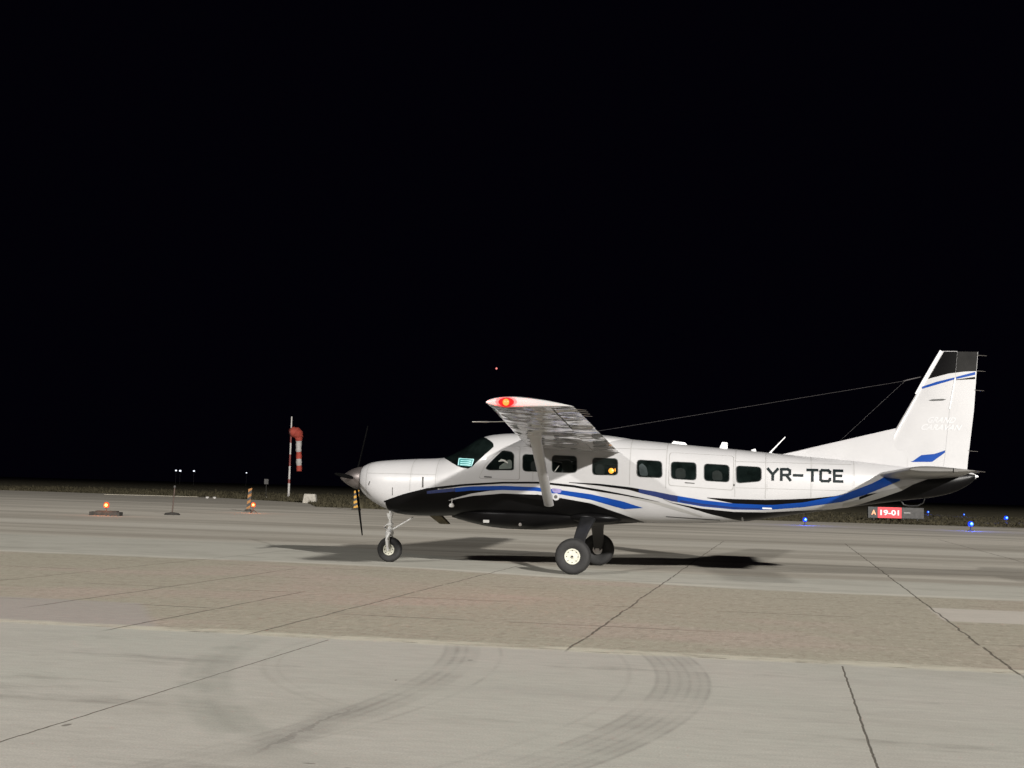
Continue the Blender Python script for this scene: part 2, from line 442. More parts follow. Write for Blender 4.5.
g = MB()
top = [(u, v, 0) for u, v in EDGE]
bot = [(u, -120, 0) for u, v in EDGE]
g.loft([bot, top], cap=False, closed=False)
g.loft([top, [(u, v, -0.06) for u, v, z in top]], cap=False, closed=False)
ap = g.build('apron', ground_material()); ap.rotation_euler = (0, 0, UVROT); tag(ap, kind='structure')

pale = M('edge_concrete', (.46, .42, .34), .9, noise=(1.5, .3))
for k, pts in enumerate(([(-64, 128), (-54.5, 122.5), (-54, 125.8), (-63.5, 131)], [(-40.5, 138), (-31.5, 139.5), (-31.5, 145), (-40.8, 143)])):
    g = MB(); g.add([(x, y, -0.02) for x, y in pts] + [(x, y, .03) for x, y in pts],
                    [(0, 1, 2, 3), (4, 5, 6, 7), (0, 1, 5, 4), (1, 2, 6, 5), (2, 3, 7, 6), (3, 0, 4, 7)])
    tag(g.build('edge_strip', pale), kind='structure')

# ------------------------------------------------------------------ AEROPLANE
YAW = 0.19757
plane = empty('propeller_aeroplane', (1.58, 27.563, 0), math.pi - YAW,
              'white high wing propeller aeroplane with blue and black stripes on the apron', 'aeroplane')

ST = [(4.70, 1.915, 1.47, .22, 2.0), (4.68, 1.945, 1.42, .28, 2.0), (4.63, 1.975, 1.365, .335, 2.05), (4.54, 2.015, 1.29, .40, 2.1),
      (4.4, 2.05, 1.20, .47, 2.2), (4.1, 2.085, 1.06, .54, 2.3), (3.9, 2.10, 1.00, .57, 2.35), (3.5, 2.125, .97, .62, 2.4),
      (3.0, 2.155, .98, .68, 2.5), (2.8, 2.22, .99, .71, 2.55), (2.45, 2.41, 1.0, .755, 2.7), (2.16, 2.585, 1.0, .78, 2.85),
      (1.9, 2.65, 1.0, .80, 3.0), (1.5, 2.68, 1.0, .81, 3.1), (0.0, 2.675, .98, .81, 3.2), (-1.0, 2.60, .975, .81, 3.2),
      (-2.2, 2.505, 1.0, .80, 3.2), (-3.0, 2.45, 1.05, .76, 3.0), (-3.8, 2.385, 1.18, .68, 2.8), (-4.2, 2.355, 1.245, .62, 2.6),
      (-5.1, 2.29, 1.40, .47, 2.4), (-6.0, 2.22, 1.54, .31, 2.2), (-6.7, 2.17, 1.645, .19, 2.1), (-7.0, 2.15, 1.73, .135, 2.0),
      (-7.2, 2.13, 1.83, .09, 2.0), (-7.36, 2.11, 1.95, .05, 2.0), (-7.42, 2.08, 2.01, .02, 2.0)][::-1]
SX = [s[0] for s in ST]; SC = [[s[k] for s in ST] for k in (1, 2, 3, 4)]
_cache = {}


def sec(x):
    k = round(x, 4)
    if k not in _cache: _cache[k] = [pch(x, SX, c) for c in SC]
    return _cache[k]


def sgp(v, e): return math.copysign(abs(v) ** e, v)


def fus(x, th):
    t, b, hw, n = sec(x); zc = b + (t - b) * .48
    h = t - zc if th > 0 else zc - b
    return Vector((x, hw * abs(math.cos(th)) ** (2 / n), zc + h * sgp(math.sin(th), 2 / n)))


def theta(x, z):
    t, b, hw, n = sec(x); zc = b + (t - b) * .48
    h = t - zc if z > zc else zc - b
    q = max(-1, min(1, (z - zc) / h))
    return math.asin(sgp(q, n / 2))


def fusn(x, th, off):
    p = fus(x, th)
    d = .01
    th_ = max(min(th, math.pi / 2 - .02), -math.pi / 2 + .02)
    a = fus(x + d, th_) - fus(x - d, th_)
    c = fus(x, th_ + .012) - fus(x, th_ - .012)
    n = a.cross(c)
    if n.length < 1e-9: n = Vector((0, 1, 0))
    n.normalize()
    if n.y < 0: n = -n
    if abs(th) > math.pi / 2 - .02:
        n = Vector((n.x, 0, n.z)).normalized()
    return p + n * off


def mirror(p): return Vector((p.x, -p.y, p.z))


# fuselage shell
fb = MB()
xs = []
x = -7.42
while x < 4.6:
    xs.append(x); x += .05
xs += [4.62, 4.64, 4.66, 4.675, 4.688, 4.70]
xs = sorted(set(round(q, 4) for q in xs))
rings = []
K = 40
for x in xs:
    half = [fus(x, -math.pi / 2 + math.pi * k / K) for k in range(K + 1)]
    rings.append(half + [mirror(p) for p in half[-2:0:-1]])
fb.loft(rings, True, True, 0)


def strip(mb, lo, hi, x0, x1, off, mi, rows=6, dx=.06, surf=None):
    """painted band between the height curves lo and hi (None = keel) on both flanks"""
    lo = sorted(lo) if lo else None; hi = sorted(hi)
    n = max(2, int((x1 - x0) / dx)); X = [x0 + (x1 - x0) * i / n for i in range(n + 1)]
    for side in (0, 1):
        R_ = []
        for x in X:
            th1 = theta(x, pl(x, hi)); th0 = -math.pi / 2 if lo is None else theta(x, pl(x, lo))
            if th0 > th1: th0 = th1
            row = [fusn(x, lerp(th0, th1, j / rows), off) for j in range(rows + 1)]
            R_.append([mirror(p) for p in row] if side else row)
        mb.loft(R_, False, False, mi)


black_top = [(4.13, 1.08), (4.096, 1.248), (3.642, 1.405), (3.161, 1.53), (2.876, 1.572), (2.393, 1.634), (1.585, 1.698), (0.896, 1.718), (0.677, 1.71),
             (0.182, 1.672), (-0.349, 1.599), (-0.788, 1.527), (-1.166, 1.462), (-1.512, 1.392)]
black_line_bot = [(2.95, 1.545), (2.874, 1.522), (2.392, 1.594), (1.584, 1.662), (0.895, 1.681), (0.676, 1.669), (0.181, 1.628), (-0.349, 1.555), (-0.788, 1.498), (-1.166, 1.443), (-1.512, 1.388)]
blue_top = [(3.4, 1.43), (3.299, 1.451), (2.874, 1.516), (2.226, 1.59), (1.583, 1.619), (0.893, 1.61), (0.437, 1.568), (-0.174, 1.504), (-0.789, 1.384), (-1.184, 1.27)]
blue_bot = [(3.4, 1.43), (3.299, 1.391), (2.873, 1.435), (2.225, 1.51), (1.582, 1.537), (0.892, 1.536), (0.436, 1.487), (-0.174, 1.397), (-0.815, 1.236), (-1.184, 1.268)]
white2_top = [(2.696, 1.300), (2.56, 1.352), (2.226, 1.448), (1.835, 1.516), (1.582, 1.537), (0.892, 1.536)]
white2_bot = [(2.697, 1.293), (2.561, 1.328), (2.227, 1.401), (1.582, 1.47), (0.892, 1.466), (0.436, 1.413), (-0.173, 1.322), (-0.779, 1.128), (-1.167, .99)]
line1_top = [(0.262, 1.725), (-0.327, 1.711), (-0.931, 1.66), (-1.125, 1.63), (-1.453, 1.585), (-1.722, 1.537), (-2.322, 1.453), (-2.916, 1.404), (-3.497, 1.396), (-3.646, 1.4), (-4.215, 1.464), (-4.921, 1.622), (-5.483, 1.856), (-5.856, 2.06), (-6.049, 2.05)]
line1_bot = [(0.262, 1.715), (-0.328, 1.672), (-0.932, 1.606), (-1.126, 1.553), (-1.454, 1.486), (-1.723, 1.417), (-2.323, 1.331), (-2.917, 1.293), (-3.497, 1.302), (-3.647, 1.314), (-4.207, 1.374), (-4.926, 1.494), (-5.394, 1.655), (-6.049, 1.944)]
gray_top = [(-0.934, 1.471), (-1.359, 1.426), (-1.895, 1.288), (-2.31, 1.146)]
gray_bot = [(-0.934, 1.452), (-1.359, 1.368), (-1.893, 1.221), (-2.309, 1.127)]
sweep_top = [(-1.57, 1.455), (-1.723, 1.388), (-2.323, 1.29), (-2.916, 1.245), (-3.497, 1.252), (-4.154, 1.302), (-4.943, 1.355), (-5.275, 1.461), (-5.64, 1.586), (-6.043, 1.739), (-6.245, 1.859), (-6.5, 1.96), (-6.9, 2.08), (-7.2, 2.10), (-7.42, 2.07)]
sweep_bot = [(-1.57, 1.451), (-1.723, 1.379), (-2.028, 1.311), (-2.463, 1.19), (-2.837, 1.113), (-3.166, 1.048)]
ub_top = [(-2.407, 1.503), (-2.916, 1.489), (-3.496, 1.491), (-3.981, 1.516), (-4.427, 1.551), (-4.827, 1.605), (-5.0, 1.66)]
ub_bot = [(-2.407, 1.494), (-2.916, 1.404), (-3.497, 1.396), (-3.646, 1.4), (-4.215, 1.464), (-4.818, 1.591), (-5.0, 1.655)]
low_w = [(-4.928, 1.452), (-5.267, 1.551), (-5.671, 1.719), (-6.245, 1.864)]
blackL = [(4.13, 1.08), (4.096, 1.248), (3.642, 1.398), (3.3, 1.48), (2.95, 1.50), (2.873, 1.45), (2.225, 1.52), (1.62, 1.53), (1.582, 1.48)] + [(a, b + .004) for a, b in white2_bot[4:]]
strip(fb, None, blackL, -1.167, 4.13, .003, 1, 26)
strip(fb, sweep_bot, sweep_top, -3.166, -1.57, .003, 1, 8)
strip(fb, None, sweep_top, -7.40, -3.166, .003, 1, 20)
strip(fb, black_line_bot, black_top, -1.51, 2.95, .0045, 1, 3)
strip(fb, [(2.9, 1.51), (3.4, 1.43), (3.642, 1.39), (4.096, 1.22)], [(2.9, 1.568), (3.161, 1.53), (3.642, 1.405), (4.096, 1.25)], 2.92, 4.096, .004, 1, 3)
strip(fb, white2_bot[:5], white2_top, .9, 2.69, .005, 0, 4)
strip(fb, blue_bot, blue_top, -1.184, 2.55, .006, 2, 5)
strip(fb, [(a, b + .012) for a, b in blue_bot], blue_top, 2.55, 3.15, .006, 3, 5, .03)
strip(fb, line1_bot, line1_top, -1.15, .262, .0045, 1, 4)
strip(fb, line1_bot, line1_top, -1.9, -1.1, .005, 3, 5)
strip(fb, line1_bot, line1_top, -6.0, -1.85, .0055, 2, 6)
strip(fb, [(a, b + .012) for a, b in line1_bot], [(a, b - .07) for a, b in line1_top], -3.4, -1.9, .0062, 3, 3)
strip(fb, ub_bot, ub_top, -5.0, -2.41, .0045, 1, 4)
strip(fb, gray_bot, gray_top, -2.31, -.934, .004, 4, 4)
strip(fb, low_w, [(-4.93, 1.46), (-5.394, 1.652), (-5.67, 1.70), (-6.0, 1.80), (-6.245, 1.866)], -6.2, -5.25, .005, 1, 4)
strip(fb, [(-5.394, 1.655), (-5.67, 1.735), (-6.08, 1.92)], [(-5.394, 1.657), (-5.67, 1.767), (-6.08, 1.945)], -6.08, -5.394, .0062, 0, 3)
strip(fb, [(-1.62, 1.108), (-2.646, 1.07)], [(-1.62, 1.120), (-2.646, 1.083)], -2.646, -1.62, .004, 1, 2)
strip(fb, sweep_top, low_w, -6.24, -4.95, .0048, 4, 4)


def ring_seam(x, z0, w=.006):
    for side in (0, 1):
        R_ = []
        for xx in (x - w, x + w):
            t0 = theta(xx, z0); row = [fusn(xx, lerp(t0, math.pi / 2, j / 16), .0026) for j in range(17)]
            R_.append([mirror(p) for p in row] if side else row)
        fb.loft(R_, False, False, 5)


for x, z0 in ((4.50, 1.33), (3.52, 1.46), (2.98, 1.58), (.98, 1.74), (-.92, 1.70), (-1.62, 1.66), (-2.93, 1.53), (-3.50, 1.52), (-4.35, 1.56), (-5.15, 1.80)):
    ring_seam(x, z0)
for x0, x1, z in ((2.98, 4.5, 1.80), (-5.1, -2.95, 1.70), (-5.1, -2.95, 2.20), (-1.6, 1.2, 2.40)):
    strip(fb, [(x0, z), (x1, z)], [(x0, z + .009), (x1, z + .009)], x0, x1, .0026, 5, 1)
# rivet rows along the seams
for x in (3.49, 2.94, -2.90, -3.53, -4.38, -5.12):
    for k in range(22):
        z = lerp(1.68, sec(x)[0] - .03, k / 21); th = theta(x, z)
        for side in (0, 1):
            ps = [fusn(x + .006 * math.cos(a), th + .007 * math.sin(a), .0029) for a in (0, 1.57, 3.14, 4.71)]
            fb.add([mirror(p) for p in ps] if side else ps, [(0, 1, 2, 3)], 5)
SEAML = M('skin_seam', (0.29, 0.285, 0.28), 0.4, noise=(6, 0.15))
fus_o = fb.build('fuselage', [WHITE, BLACK, BLUE, NAVY, GREY, SEAML], plane, angle=60)


def rounded(poly, r=.05, n=5):
    out = []; m = len(poly)
    for i in range(m):
        p = Vector(poly[i]); a = Vector(poly[i - 1]) - p; c = Vector(poly[(i + 1) % m]) - p
        q = min(r, a.length * .45, c.length * .45)
        A_, C_ = p + a.normalized() * q, p + c.normalized() * q
        for k in range(n + 1):
            t = k / n; out.append(tuple(A_ * (1 - t) ** 2 + p * 2 * t * (1 - t) + C_ * t * t))
    dense = []
    for i in range(len(out)):
        a, c = Vector(out[i]), Vector(out[(i + 1) % len(out)])
        k = max(1, int((a - c).length / .05))
        dense += [tuple(a.lerp(c, j / k)) for j in range(k)]
    return dense


def patch_rings(poly, off, rings=8, inner=0.0, th_space=False):
    pts = poly if th_space else [(x, theta(x, z)) for x, z in poly]
    cx = sum(p[0] for p in pts) / len(pts); cy = sum(p[1] for p in pts) / len(pts)
    out = [[fusn(a, b, -.01) for a, b in pts]]
    for k in range(rings + 1):
        s = 1 - (1 - inner) * k / rings
        if k == rings and inner == 0: s = .002
        out.append([fusn(cx + (a - cx) * s, cy + (b - cy) * s, off) for a, b in pts])
    return out


def patch(name, poly, off, mat, parent, rings=8, inner=0.0, sides=(0, 1), both=False, th_space=False, smooth_angle=50):
    rr = patch_rings(poly, off, rings, inner, th_space)
    res = []
    if inner:
        pts = poly if th_space else [(x, theta(x, z)) for x, z in poly]
        cx = sum(p[0] for p in pts) / len(pts); cy = sum(p[1] for p in pts) / len(pts)
        rr.append([fusn(cx + (a - cx) * inner, cy + (b - cy) * inner, -.01) for a, b in pts])
    if both:
        mb = MB()
        for s in (0, 1): mb.loft([[mirror(p) for p in r] if s else r for r in rr], True, True)
        return [mb.build(name, mat, parent, angle=smooth_angle)]
    for s in sides:
        mb = MB(); mb.loft([[mirror(p) for p in r] if s else r for r in rr], True, True)
        res.append(mb.build(name, mat, parent, angle=smooth_angle))
    return res


# cabin doors (slightly proud panels) and windows
cargo = patch('cargo_door', rounded([(-1.68, 1.72), (-1.68, 2.34), (-2.89, 2.30), (-2.89, 1.66)], .06), .0045, WHITE, plane, 10, sides=(0,))
patch('seam', rounded([(-1.67, 1.71), (-1.67, 2.35), (-2.90, 2.31), (-2.90, 1.65)], .06), .0035, SEAM, cargo[0], 2, .985, sides=(0,))
cdoor = patch('cockpit_door', rounded([(2.06, 1.76), (1.93, 2.02), (1.56, 2.40), (1.27, 2.40), (1.25, 1.75)], .06), .0045, WHITE, plane, 10)
for k, d in enumerate(cdoor):
    patch('seam', rounded([(2.075, 1.75), (1.945, 2.03), (1.565, 2.41), (1.26, 2.41), (1.24, 1.74)], .06), .0035, SEAM, d, 2, .985, sides=(k,))
WINS = [[(1.195, 2.244), (.795, 2.236), (.782, 1.92), (1.181, 1.92)], [(.607, 2.238), (.131, 2.229), (.119, 1.917), (.593, 1.915)],
        [(-.194, 2.207), (-.673, 2.199), (-.683, 1.889), (-.205, 1.886)], [(-1.061, 2.188), (-1.525, 2.17), (-1.543, 1.862), (-1.071, 1.869)],
        [(-1.717, 2.165), (-2.185, 2.157), (-2.193, 1.831), (-1.726, 1.848)], [(-2.347, 2.142), (-2.811, 2.125), (-2.817, 1.81), (-2.355, 1.826)],
        [(-2.952, 2.119), (-3.413, 2.103), (-3.417, 1.845), (-2.968, 1.795)]]
RIM = M('window_rubber', (.05, .05, .05), .6, noise=(10, .2))


def grow(poly, k):
    cx = sum(p[0] for p in poly) / len(poly); cy = sum(p[1] for p in poly) / len(poly)
    return [(cx + (a - cx) * k, cy + (b - cy) * k) for a, b in poly]


for i, w in enumerate(WINS):
    ws = patch('cabin_window', rounded(w, .075), .008, GLASS, plane, 6)
    for k, o in enumerate(ws):
        patch('window_rim', rounded(grow(w, 1.06), .08), .007, RIM, o, 2, .93, sides=(k,))
pilot = [(1.928, 1.951), (1.88, 2.03), (1.61, 2.31), (1.43, 2.285), (1.378, 2.23), (1.371, 1.935), (1.86, 1.923)]
ws = patch('pilot_window', rounded(pilot, .04), .010, GLASS, plane, 6)
for k, o in enumerate(ws):
    patch('window_rim', rounded(grow(pilot, 1.05), .05), .009, RIM, o, 2, .945, sides=(k,))
# pale seat and headset seen through the pilot's window, seat back in the rear window
SEATG = M('seat_green', (.05, .068, .056), .5, noise=(9, .4)); PALEW = M('headset_reflection_pale', (.45, .45, .42), .5)
patch('cockpit_seat', rounded([(1.40, 1.96), (1.41, 2.12), (1.47, 2.14), (1.66, 2.0), (1.66, 1.945)], .04), .0115, SEATG, ws[0], 4, sides=(0,))
patch('headset', rounded([(1.68, 2.10), (1.62, 2.145), (1.545, 2.125), (1.48, 2.075), (1.49, 2.06), (1.55, 2.10), (1.615, 2.118), (1.67, 2.085)], .01, 2), .0125, PALEW, ws[0], 4, sides=(0,))

SEATD = M('seat_grey', (.008, .011, .010), .6, noise=(9, .4), spec=.1); CURT = M('seat_pale_grey', (.028, .036, .037), .6, noise=(9, .3), spec=.1)
cw = sorted([o for o in bpy.data.objects if o.name.startswith('cabin_window')], key=lambda o: o.name)
near = cw[0::2]
for i, (pts, mt) in enumerate((([(1.02, 1.93), (1.03, 2.10), (.92, 2.13), (.83, 2.10), (.82, 1.93)], SEATD), ([(.40, 1.93), (.42, 2.12), (.30, 2.15), (.20, 2.11), (.19, 1.93)], SEATD),
                               ([(-.25, 1.90), (-.24, 2.06), (-.33, 2.10), (-.42, 2.06), (-.44, 1.90)], SEATD), ([(-1.12, 1.885), (-1.09, 2.08), (-1.15, 2.13), (-1.24, 2.06), (-1.28, 1.885)], CURT),
                               ([(-1.80, 1.86), (-1.80, 2.03), (-1.90, 2.06), (-1.99, 2.02), (-2.0, 1.86)], SEATD), ([(-2.50, 1.84), (-2.50, 2.0), (-2.60, 2.03), (-2.68, 1.99), (-2.70, 1.84)], SEATD))):
    patch('seat_back', rounded(pts, .05), .0105, mt, near[i], 3, sides=(0,))
patch('strut_reflection', rounded([(.56, 1.925), (.47, 2.05), (.455, 2.045), (.535, 1.925)], .006, 2), .0115, PALEW, near[1], 2, sides=(0,))  # strut's reflection in the pane, laid on as a pale strip

# windscreen wraps over the top: outline in (station, angle)
HP = math.pi / 2
side_pts = [(2.98, HP), (2.93, theta(2.93, 2.155)), (2.845, theta(2.845, 2.125)), (2.68, theta(2.68, 2.055)), (2.54, theta(2.54, 1.99)), (2.42, theta(2.42, 1.952)),
            (2.30, theta(2.30, 1.943)), (2.22, theta(2.22, 1.975)), (2.03, theta(2.03, 2.16)), (1.86, theta(1.86, 2.32)), (1.80, theta(1.80, 2.39)), (1.83, theta(1.83, 2.46)),
            (1.95, theta(1.95, 2.53)), (2.06, theta(2.06, 2.572)), (2.16, HP)]
front = side_pts[:7]; rear = side_pts[7:][::-1]


def resample(pts, n):
    P = [Vector((p[0], p[1] * .8)) for p in pts]; d = [0]
    for a, b in zip(P, P[1:]): d.append(d[-1] + (b - a).length)
    out = []
    for k in range(n + 1):
        t = d[-1] * k / n; i = 0
        while i < len(d) - 2 and d[i + 1] < t: i += 1
        q = P[i].lerp(P[i + 1], (t - d[i]) / (d[i + 1] - d[i])); out.append((q.x, q.y / .8))
    return out


wmb = MB(); fr, re = resample(front, 26), resample(rear, 26)
for s in (0, 1):
    rows = []
    for a, b in zip(fr, re):
        row = [fusn(lerp(a[0], b[0], j / 14), lerp(a[1], b[1], j / 14), .006) for j in range(15)]
        rows.append([mirror(p) for p in row] if s else row)
    wmb.loft(rows, False, False)
shield = wmb.build('windscreen', GLASS, plane, angle=80)
disp = patch('cockpit_display', rounded([(2.50, 2.13), (2.20, 2.12), (2.235, 1.985), (2.50, 2.0)], .02), .009, TEAL, shield, 5, sides=(0,))[0]
for a in (2.10, 2.06, 2.02):
    patch('display_text', [(2.47, a), (2.24, a - .006), (2.245, a - .02), (2.47, a - .012)], .0105, TEALW, disp, 2, sides=(0,))
mb = MB()
for pth in ([(2.505, 2.135), (2.19, 2.125)], [(2.19, 2.125), (2.225, 1.985)], [(2.51, 2.135), (2.51, 2.0)]):
    mb.tube([fusn(a, theta(a, b), .012) for a, b in pth], .008, 6)
mb.build('display_frame', TEALW, disp)
# exhaust cooling vents and latches on the cowl
VENT = M('vent_dark', (.06, .058, .055), .6, noise=(9, .3))
patch('cowl_vent', [(3.27, 1.752), (3.235, 1.752), (3.225, 1.545), (3.26, 1.543)], .006, VENT, plane, 2, sides=(0,))
patch('cowl_vent', [(3.90, 1.53), (3.885, 1.53), (3.885, 1.37), (3.90, 1.365)], .006, VENT, plane, 2, sides=(0,))
patch('cowl_latch', [(4.43, 1.60), (4.41, 1.64), (4.395, 1.64), (4.42, 1.56), (4.435, 1.56)], .006, VENT, plane, 2, sides=(0,))
patch('door_handle', rounded([(1.96, 1.800), (1.80, 1.795), (1.80, 1.770), (1.96, 1.775)], .01, 2), .012, VENT, cdoor[0], 2, sides=(0,))
patch('door_handle', rounded([(-1.98, 1.785), (-2.17, 1.775), (-2.17, 1.758), (-1.98, 1.766)], .01, 2), .012, VENT, cargo[0], 2, sides=(0,))
patch('door_hinge', rounded([(-2.90, 1.775), (-2.925, 1.775), (-2.925, 1.735), (-2.90, 1.735)], .008, 2), .012, VENT, cargo[0], 2, sides=(0,))
mb = MB()
for (cx, cz) in ((.515, 1.435),):
    c = fusn(cx, theta(cx, cz), .012)
    mb.lathe([(.001, -.01), (.065, -.01), (.074, .0), (.065, .012), (.001, .012)], 24, 'Y', tuple(c), 0)
    mb.lathe([(.001, .0), (.035, .0), (.035, .018), (.001, .018)], 16, 'Y', tuple(c), 1)
mb.build('fuel_vent', [WHITE, VENT], plane)
patch('emblem', rounded([(.60, 1.60), (.40, 1.585), (.42, 1.51), (.58, 1.52)], .03, 3), .0085, M('emblem_violet', (.22, .19, .36), .4, noise=(12, .3)), plane, 3, sides=(0,))
# small white placard on the blue tail stripe, like in the photograph
patch('placard', rounded([(-3.44, 1.345), (-3.62, 1.345), (-3.63, 1.318), (-3.45, 1.318)], .01, 2), .0085, LETW, plane, 2, sides=(0,))
# step light / drain under the cowl
mb = MB(); mb.tube([(2.62, .70, 1.34), (2.62, .71, 1.22)], .008, 8)
mb.lathe([(.001, -.03), (.045, -.03), (.055, .0), (.04, .04), (.001, .05)], 16, 'Z', (2.62, .72, 1.20))
mb.build('drain_mast', GEARW, plane)

# registration letters wrap onto the flank: strokes in unit boxes
GLY = {'Y': [[(0, 1), (.5, .48)], [(1, 1), (.5, .48)], [(.5, .50), (.5, 0)]],
       'R': [[(0, 0), (0, 1)], [(0, 1), (.72, 1), (.95, .90), (.95, .58), (.72, .46), (0, .46)], [(.55, .46), (1, 0)]],
       '-': [[(0, .46), (1, .46)]], 'T': [[(0, 1), (1, 1)], [(.5, 1), (.5, 0)]],
       'C': [[(1, .78), (1, .88), (.84, 1), (.16, 1), (0, .88), (0, .12), (.16, 0), (.84, 0), (1, .12), (1, .22)]],
       'E': [[(1, 1), (0, 1), (0, 0), (1, 0)], [(0, .52), (.86, .52)]]}
SLOT = [('Y', .000, .128), ('R', .178, .296), ('-', .345, .455), ('T', .525, .655), ('C', .700, .822), ('E', .880, .985)]
for s in (0, 1):
    mb = MB(); lw = .0255
    for ch, a0, a1 in SLOT:
        for st_ in GLY[ch]:
            P = []
            for a, b in st_:
                u = lerp(a0, a1, a); P.append(Vector((u * 1.405, lw + b * (.252 - 2 * lw))))
            for A_, B_ in zip(P, P[1:]):
                d = (B_ - A_); L_ = d.length; d.normalize(); nn = Vector((-d.y, d.x)) * lw
                ext = d * lw * .82; n = max(2, int(L_ / .03)); rr = []
                for k in range(n + 1):
                    q = (A_ - ext).lerp(B_ + ext, k / n); row = []
                    for w in (-1, 0, 1):
                        c = q + nn * w; x = -3.545 - c.x if s == 0 else -4.95 + c.x; z = 1.852 + c.y
                        p = fusn(x, theta(x, z), .006); row.append(mirror(p) if s else p)
                    rr.append(row)
                mb.loft(rr, False, False)
    mb.build('registration_lettering', LETTER, plane, smooth=False)

# cargo pod under the belly
rr = []
PX = [(2.78, .02, .03), (2.6, .34, .08), (2.3, .50, .15), (1.9, .60, .215), (1.5, .63, .24), (1.0, .63, .235), (.5, .60, .18), (.1, .52, .12), (-.3, .40, .08), (-.7, .25, .04), (-1.0, .05, .01)]
pxs = [p[0] for p in PX[::-1]]; pw = [p[1] for p in PX[::-1]]; pd = [p[2] for p in PX[::-1]]
for i in range(61):
    x = -1.0 + 3.78 * i / 60; hw, dp = pch(x, pxs, pw), pch(x, pxs, pd)
    top = sec(x)[1] + .14
    ring = []
    for k in range(40):
        a = 2 * math.pi * k / 40; c, s_ = math.cos(a), math.sin(a)
        zc = top - .07
        ring.append((x, hw * sgp(c, .75), zc + (.07 if s_ > 0 else dp + .07) * sgp(s_, .8)))
    rr.append(ring)
mb = MB(); mb.loft(rr); pod = mb.build('cargo_pod', BLACK, plane)
mb = MB(); mb.box((1.93, .625, .91), (.12, .012, .055)); mb.build('pod_placard', GREY, pod)
mb = MB(); mb.lathe([(.001, -.01), (.035, -.01), (.03, .01), (.001, .012)], 14, 'Y', (1.24, .642, .87)); mb.build('pod_latch', STEEL, pod)
# exhaust stub
mb = MB(); mb.loft([[(3.30 + a, -.42 + b, 1.02) for a, b in ((-.16, -.09), (.13, -.09), (.13, .09), (-.16, .09))],
                    [(3.07 + a, -.50 + b, .80) for a, b in ((-.13, -.10), (.07, -.10), (.07, .08), (-.13, .08))]])
mb.build('exhaust_pipe', EXH, plane, smooth=False, bevel=.02)

# ---------------- wings


def naca(xc, t, m=.02, p=.4):
    yt = 5 * t * (.2969 * math.sqrt(max(xc, 0)) - .126 * xc - .3516 * xc**2 + .2843 * xc**3 - .1015 * xc**4)
    yc = m / p**2 * (2 * p * xc - xc * xc) if xc < p else m / (1 - p)**2 * ((1 - 2 * p) + 2 * p * xc - xc * xc)
    return yc + yt + .001, yc - yt - .001


def wing_sec(y):
    k = (abs(y) - .85) / (7.93 - .85)
    le = (lerp(1.20, .395, k), lerp(2.53, 2.80, k)); te = (lerp(-.71, -.87, k), lerp(2.34, 2.765, k))
    return le, te, lerp(.16, .125, k)


def wing_ring(y, c0, c1, n=16, yy=None, thick=1.0, drop=0.0):
    le, te, t = wing_sec(y); pts = []
    xs_ = [c0 + (c1 - c0) * (1 - math.cos(math.pi * i / n)) / 2 for i in range(n + 1)]
    ch = le[0] - te[0]

    def P(xc, off):
        return (lerp(le[0], te[0], xc), y if yy is None else yy, lerp(le[1], te[1], xc) + off * ch * thick - drop)
    for xc in xs_: pts.append(P(xc, naca(xc, t)[0]))
    for xc in xs_[::-1]: pts.append(P(xc, naca(xc, t)[1]))
    return pts


def make_wing(s):
    mb = MB(); rings = []
    for i in range(25):
        y = .45 + (7.85 - .45) * i / 24
        rings.append(wing_ring(y * s, 0, .735))
    mb.loft(rings)
    # rounded tip, full chord, and fixed inner root to trailing edge
    tip = [wing_ring(7.62 * s, 0, 1.0), wing_ring(7.86 * s, 0, 1.0)]
    for dy, th in ((.03, .96), (.06, .85), (.075, .6), (.08, .3)):
        tip.append(wing_ring(7.86 * s, 0.004, .996, thick=th, yy=(7.86 + dy) * s))
    mb.loft(tip)
    mb.loft([wing_ring(.45 * s, 0, 1.0), wing_ring(.88 * s, 0, 1.0)])
    w = mb.build('wing', WINGW, plane, angle=35)
    fl = MB(); fl.loft([wing_ring(y * s, .748, 1.0, 10, drop=.012) for y in (.90, 1.6, 2.4, 3.3, 4.2, 4.98)])
    flo = fl.build('flap', WINGW, w, angle=35)
    al = MB(); al.loft([wing_ring(y * s, .752, 1.0, 10) for y in (5.02, 5.6, 6.3, 7.0, 7.60)])
    alo = al.build('aileron', WINGW, w, angle=35)
    # static wicks along the tip's trailing edge
    for y in (6.75, 7.05, 7.3, 7.52):
        le, te, t = wing_sec(y); k = MB()
        k.tube([(te[0] + .02, y * s, te[1]), (te[0] - .15, y * s, te[1] - .012)], [.007, .005], 6); k.build('static_wick', STEEL, alo)
    return w


wing_near = make_wing(1); wing_far = make_wing(-1)
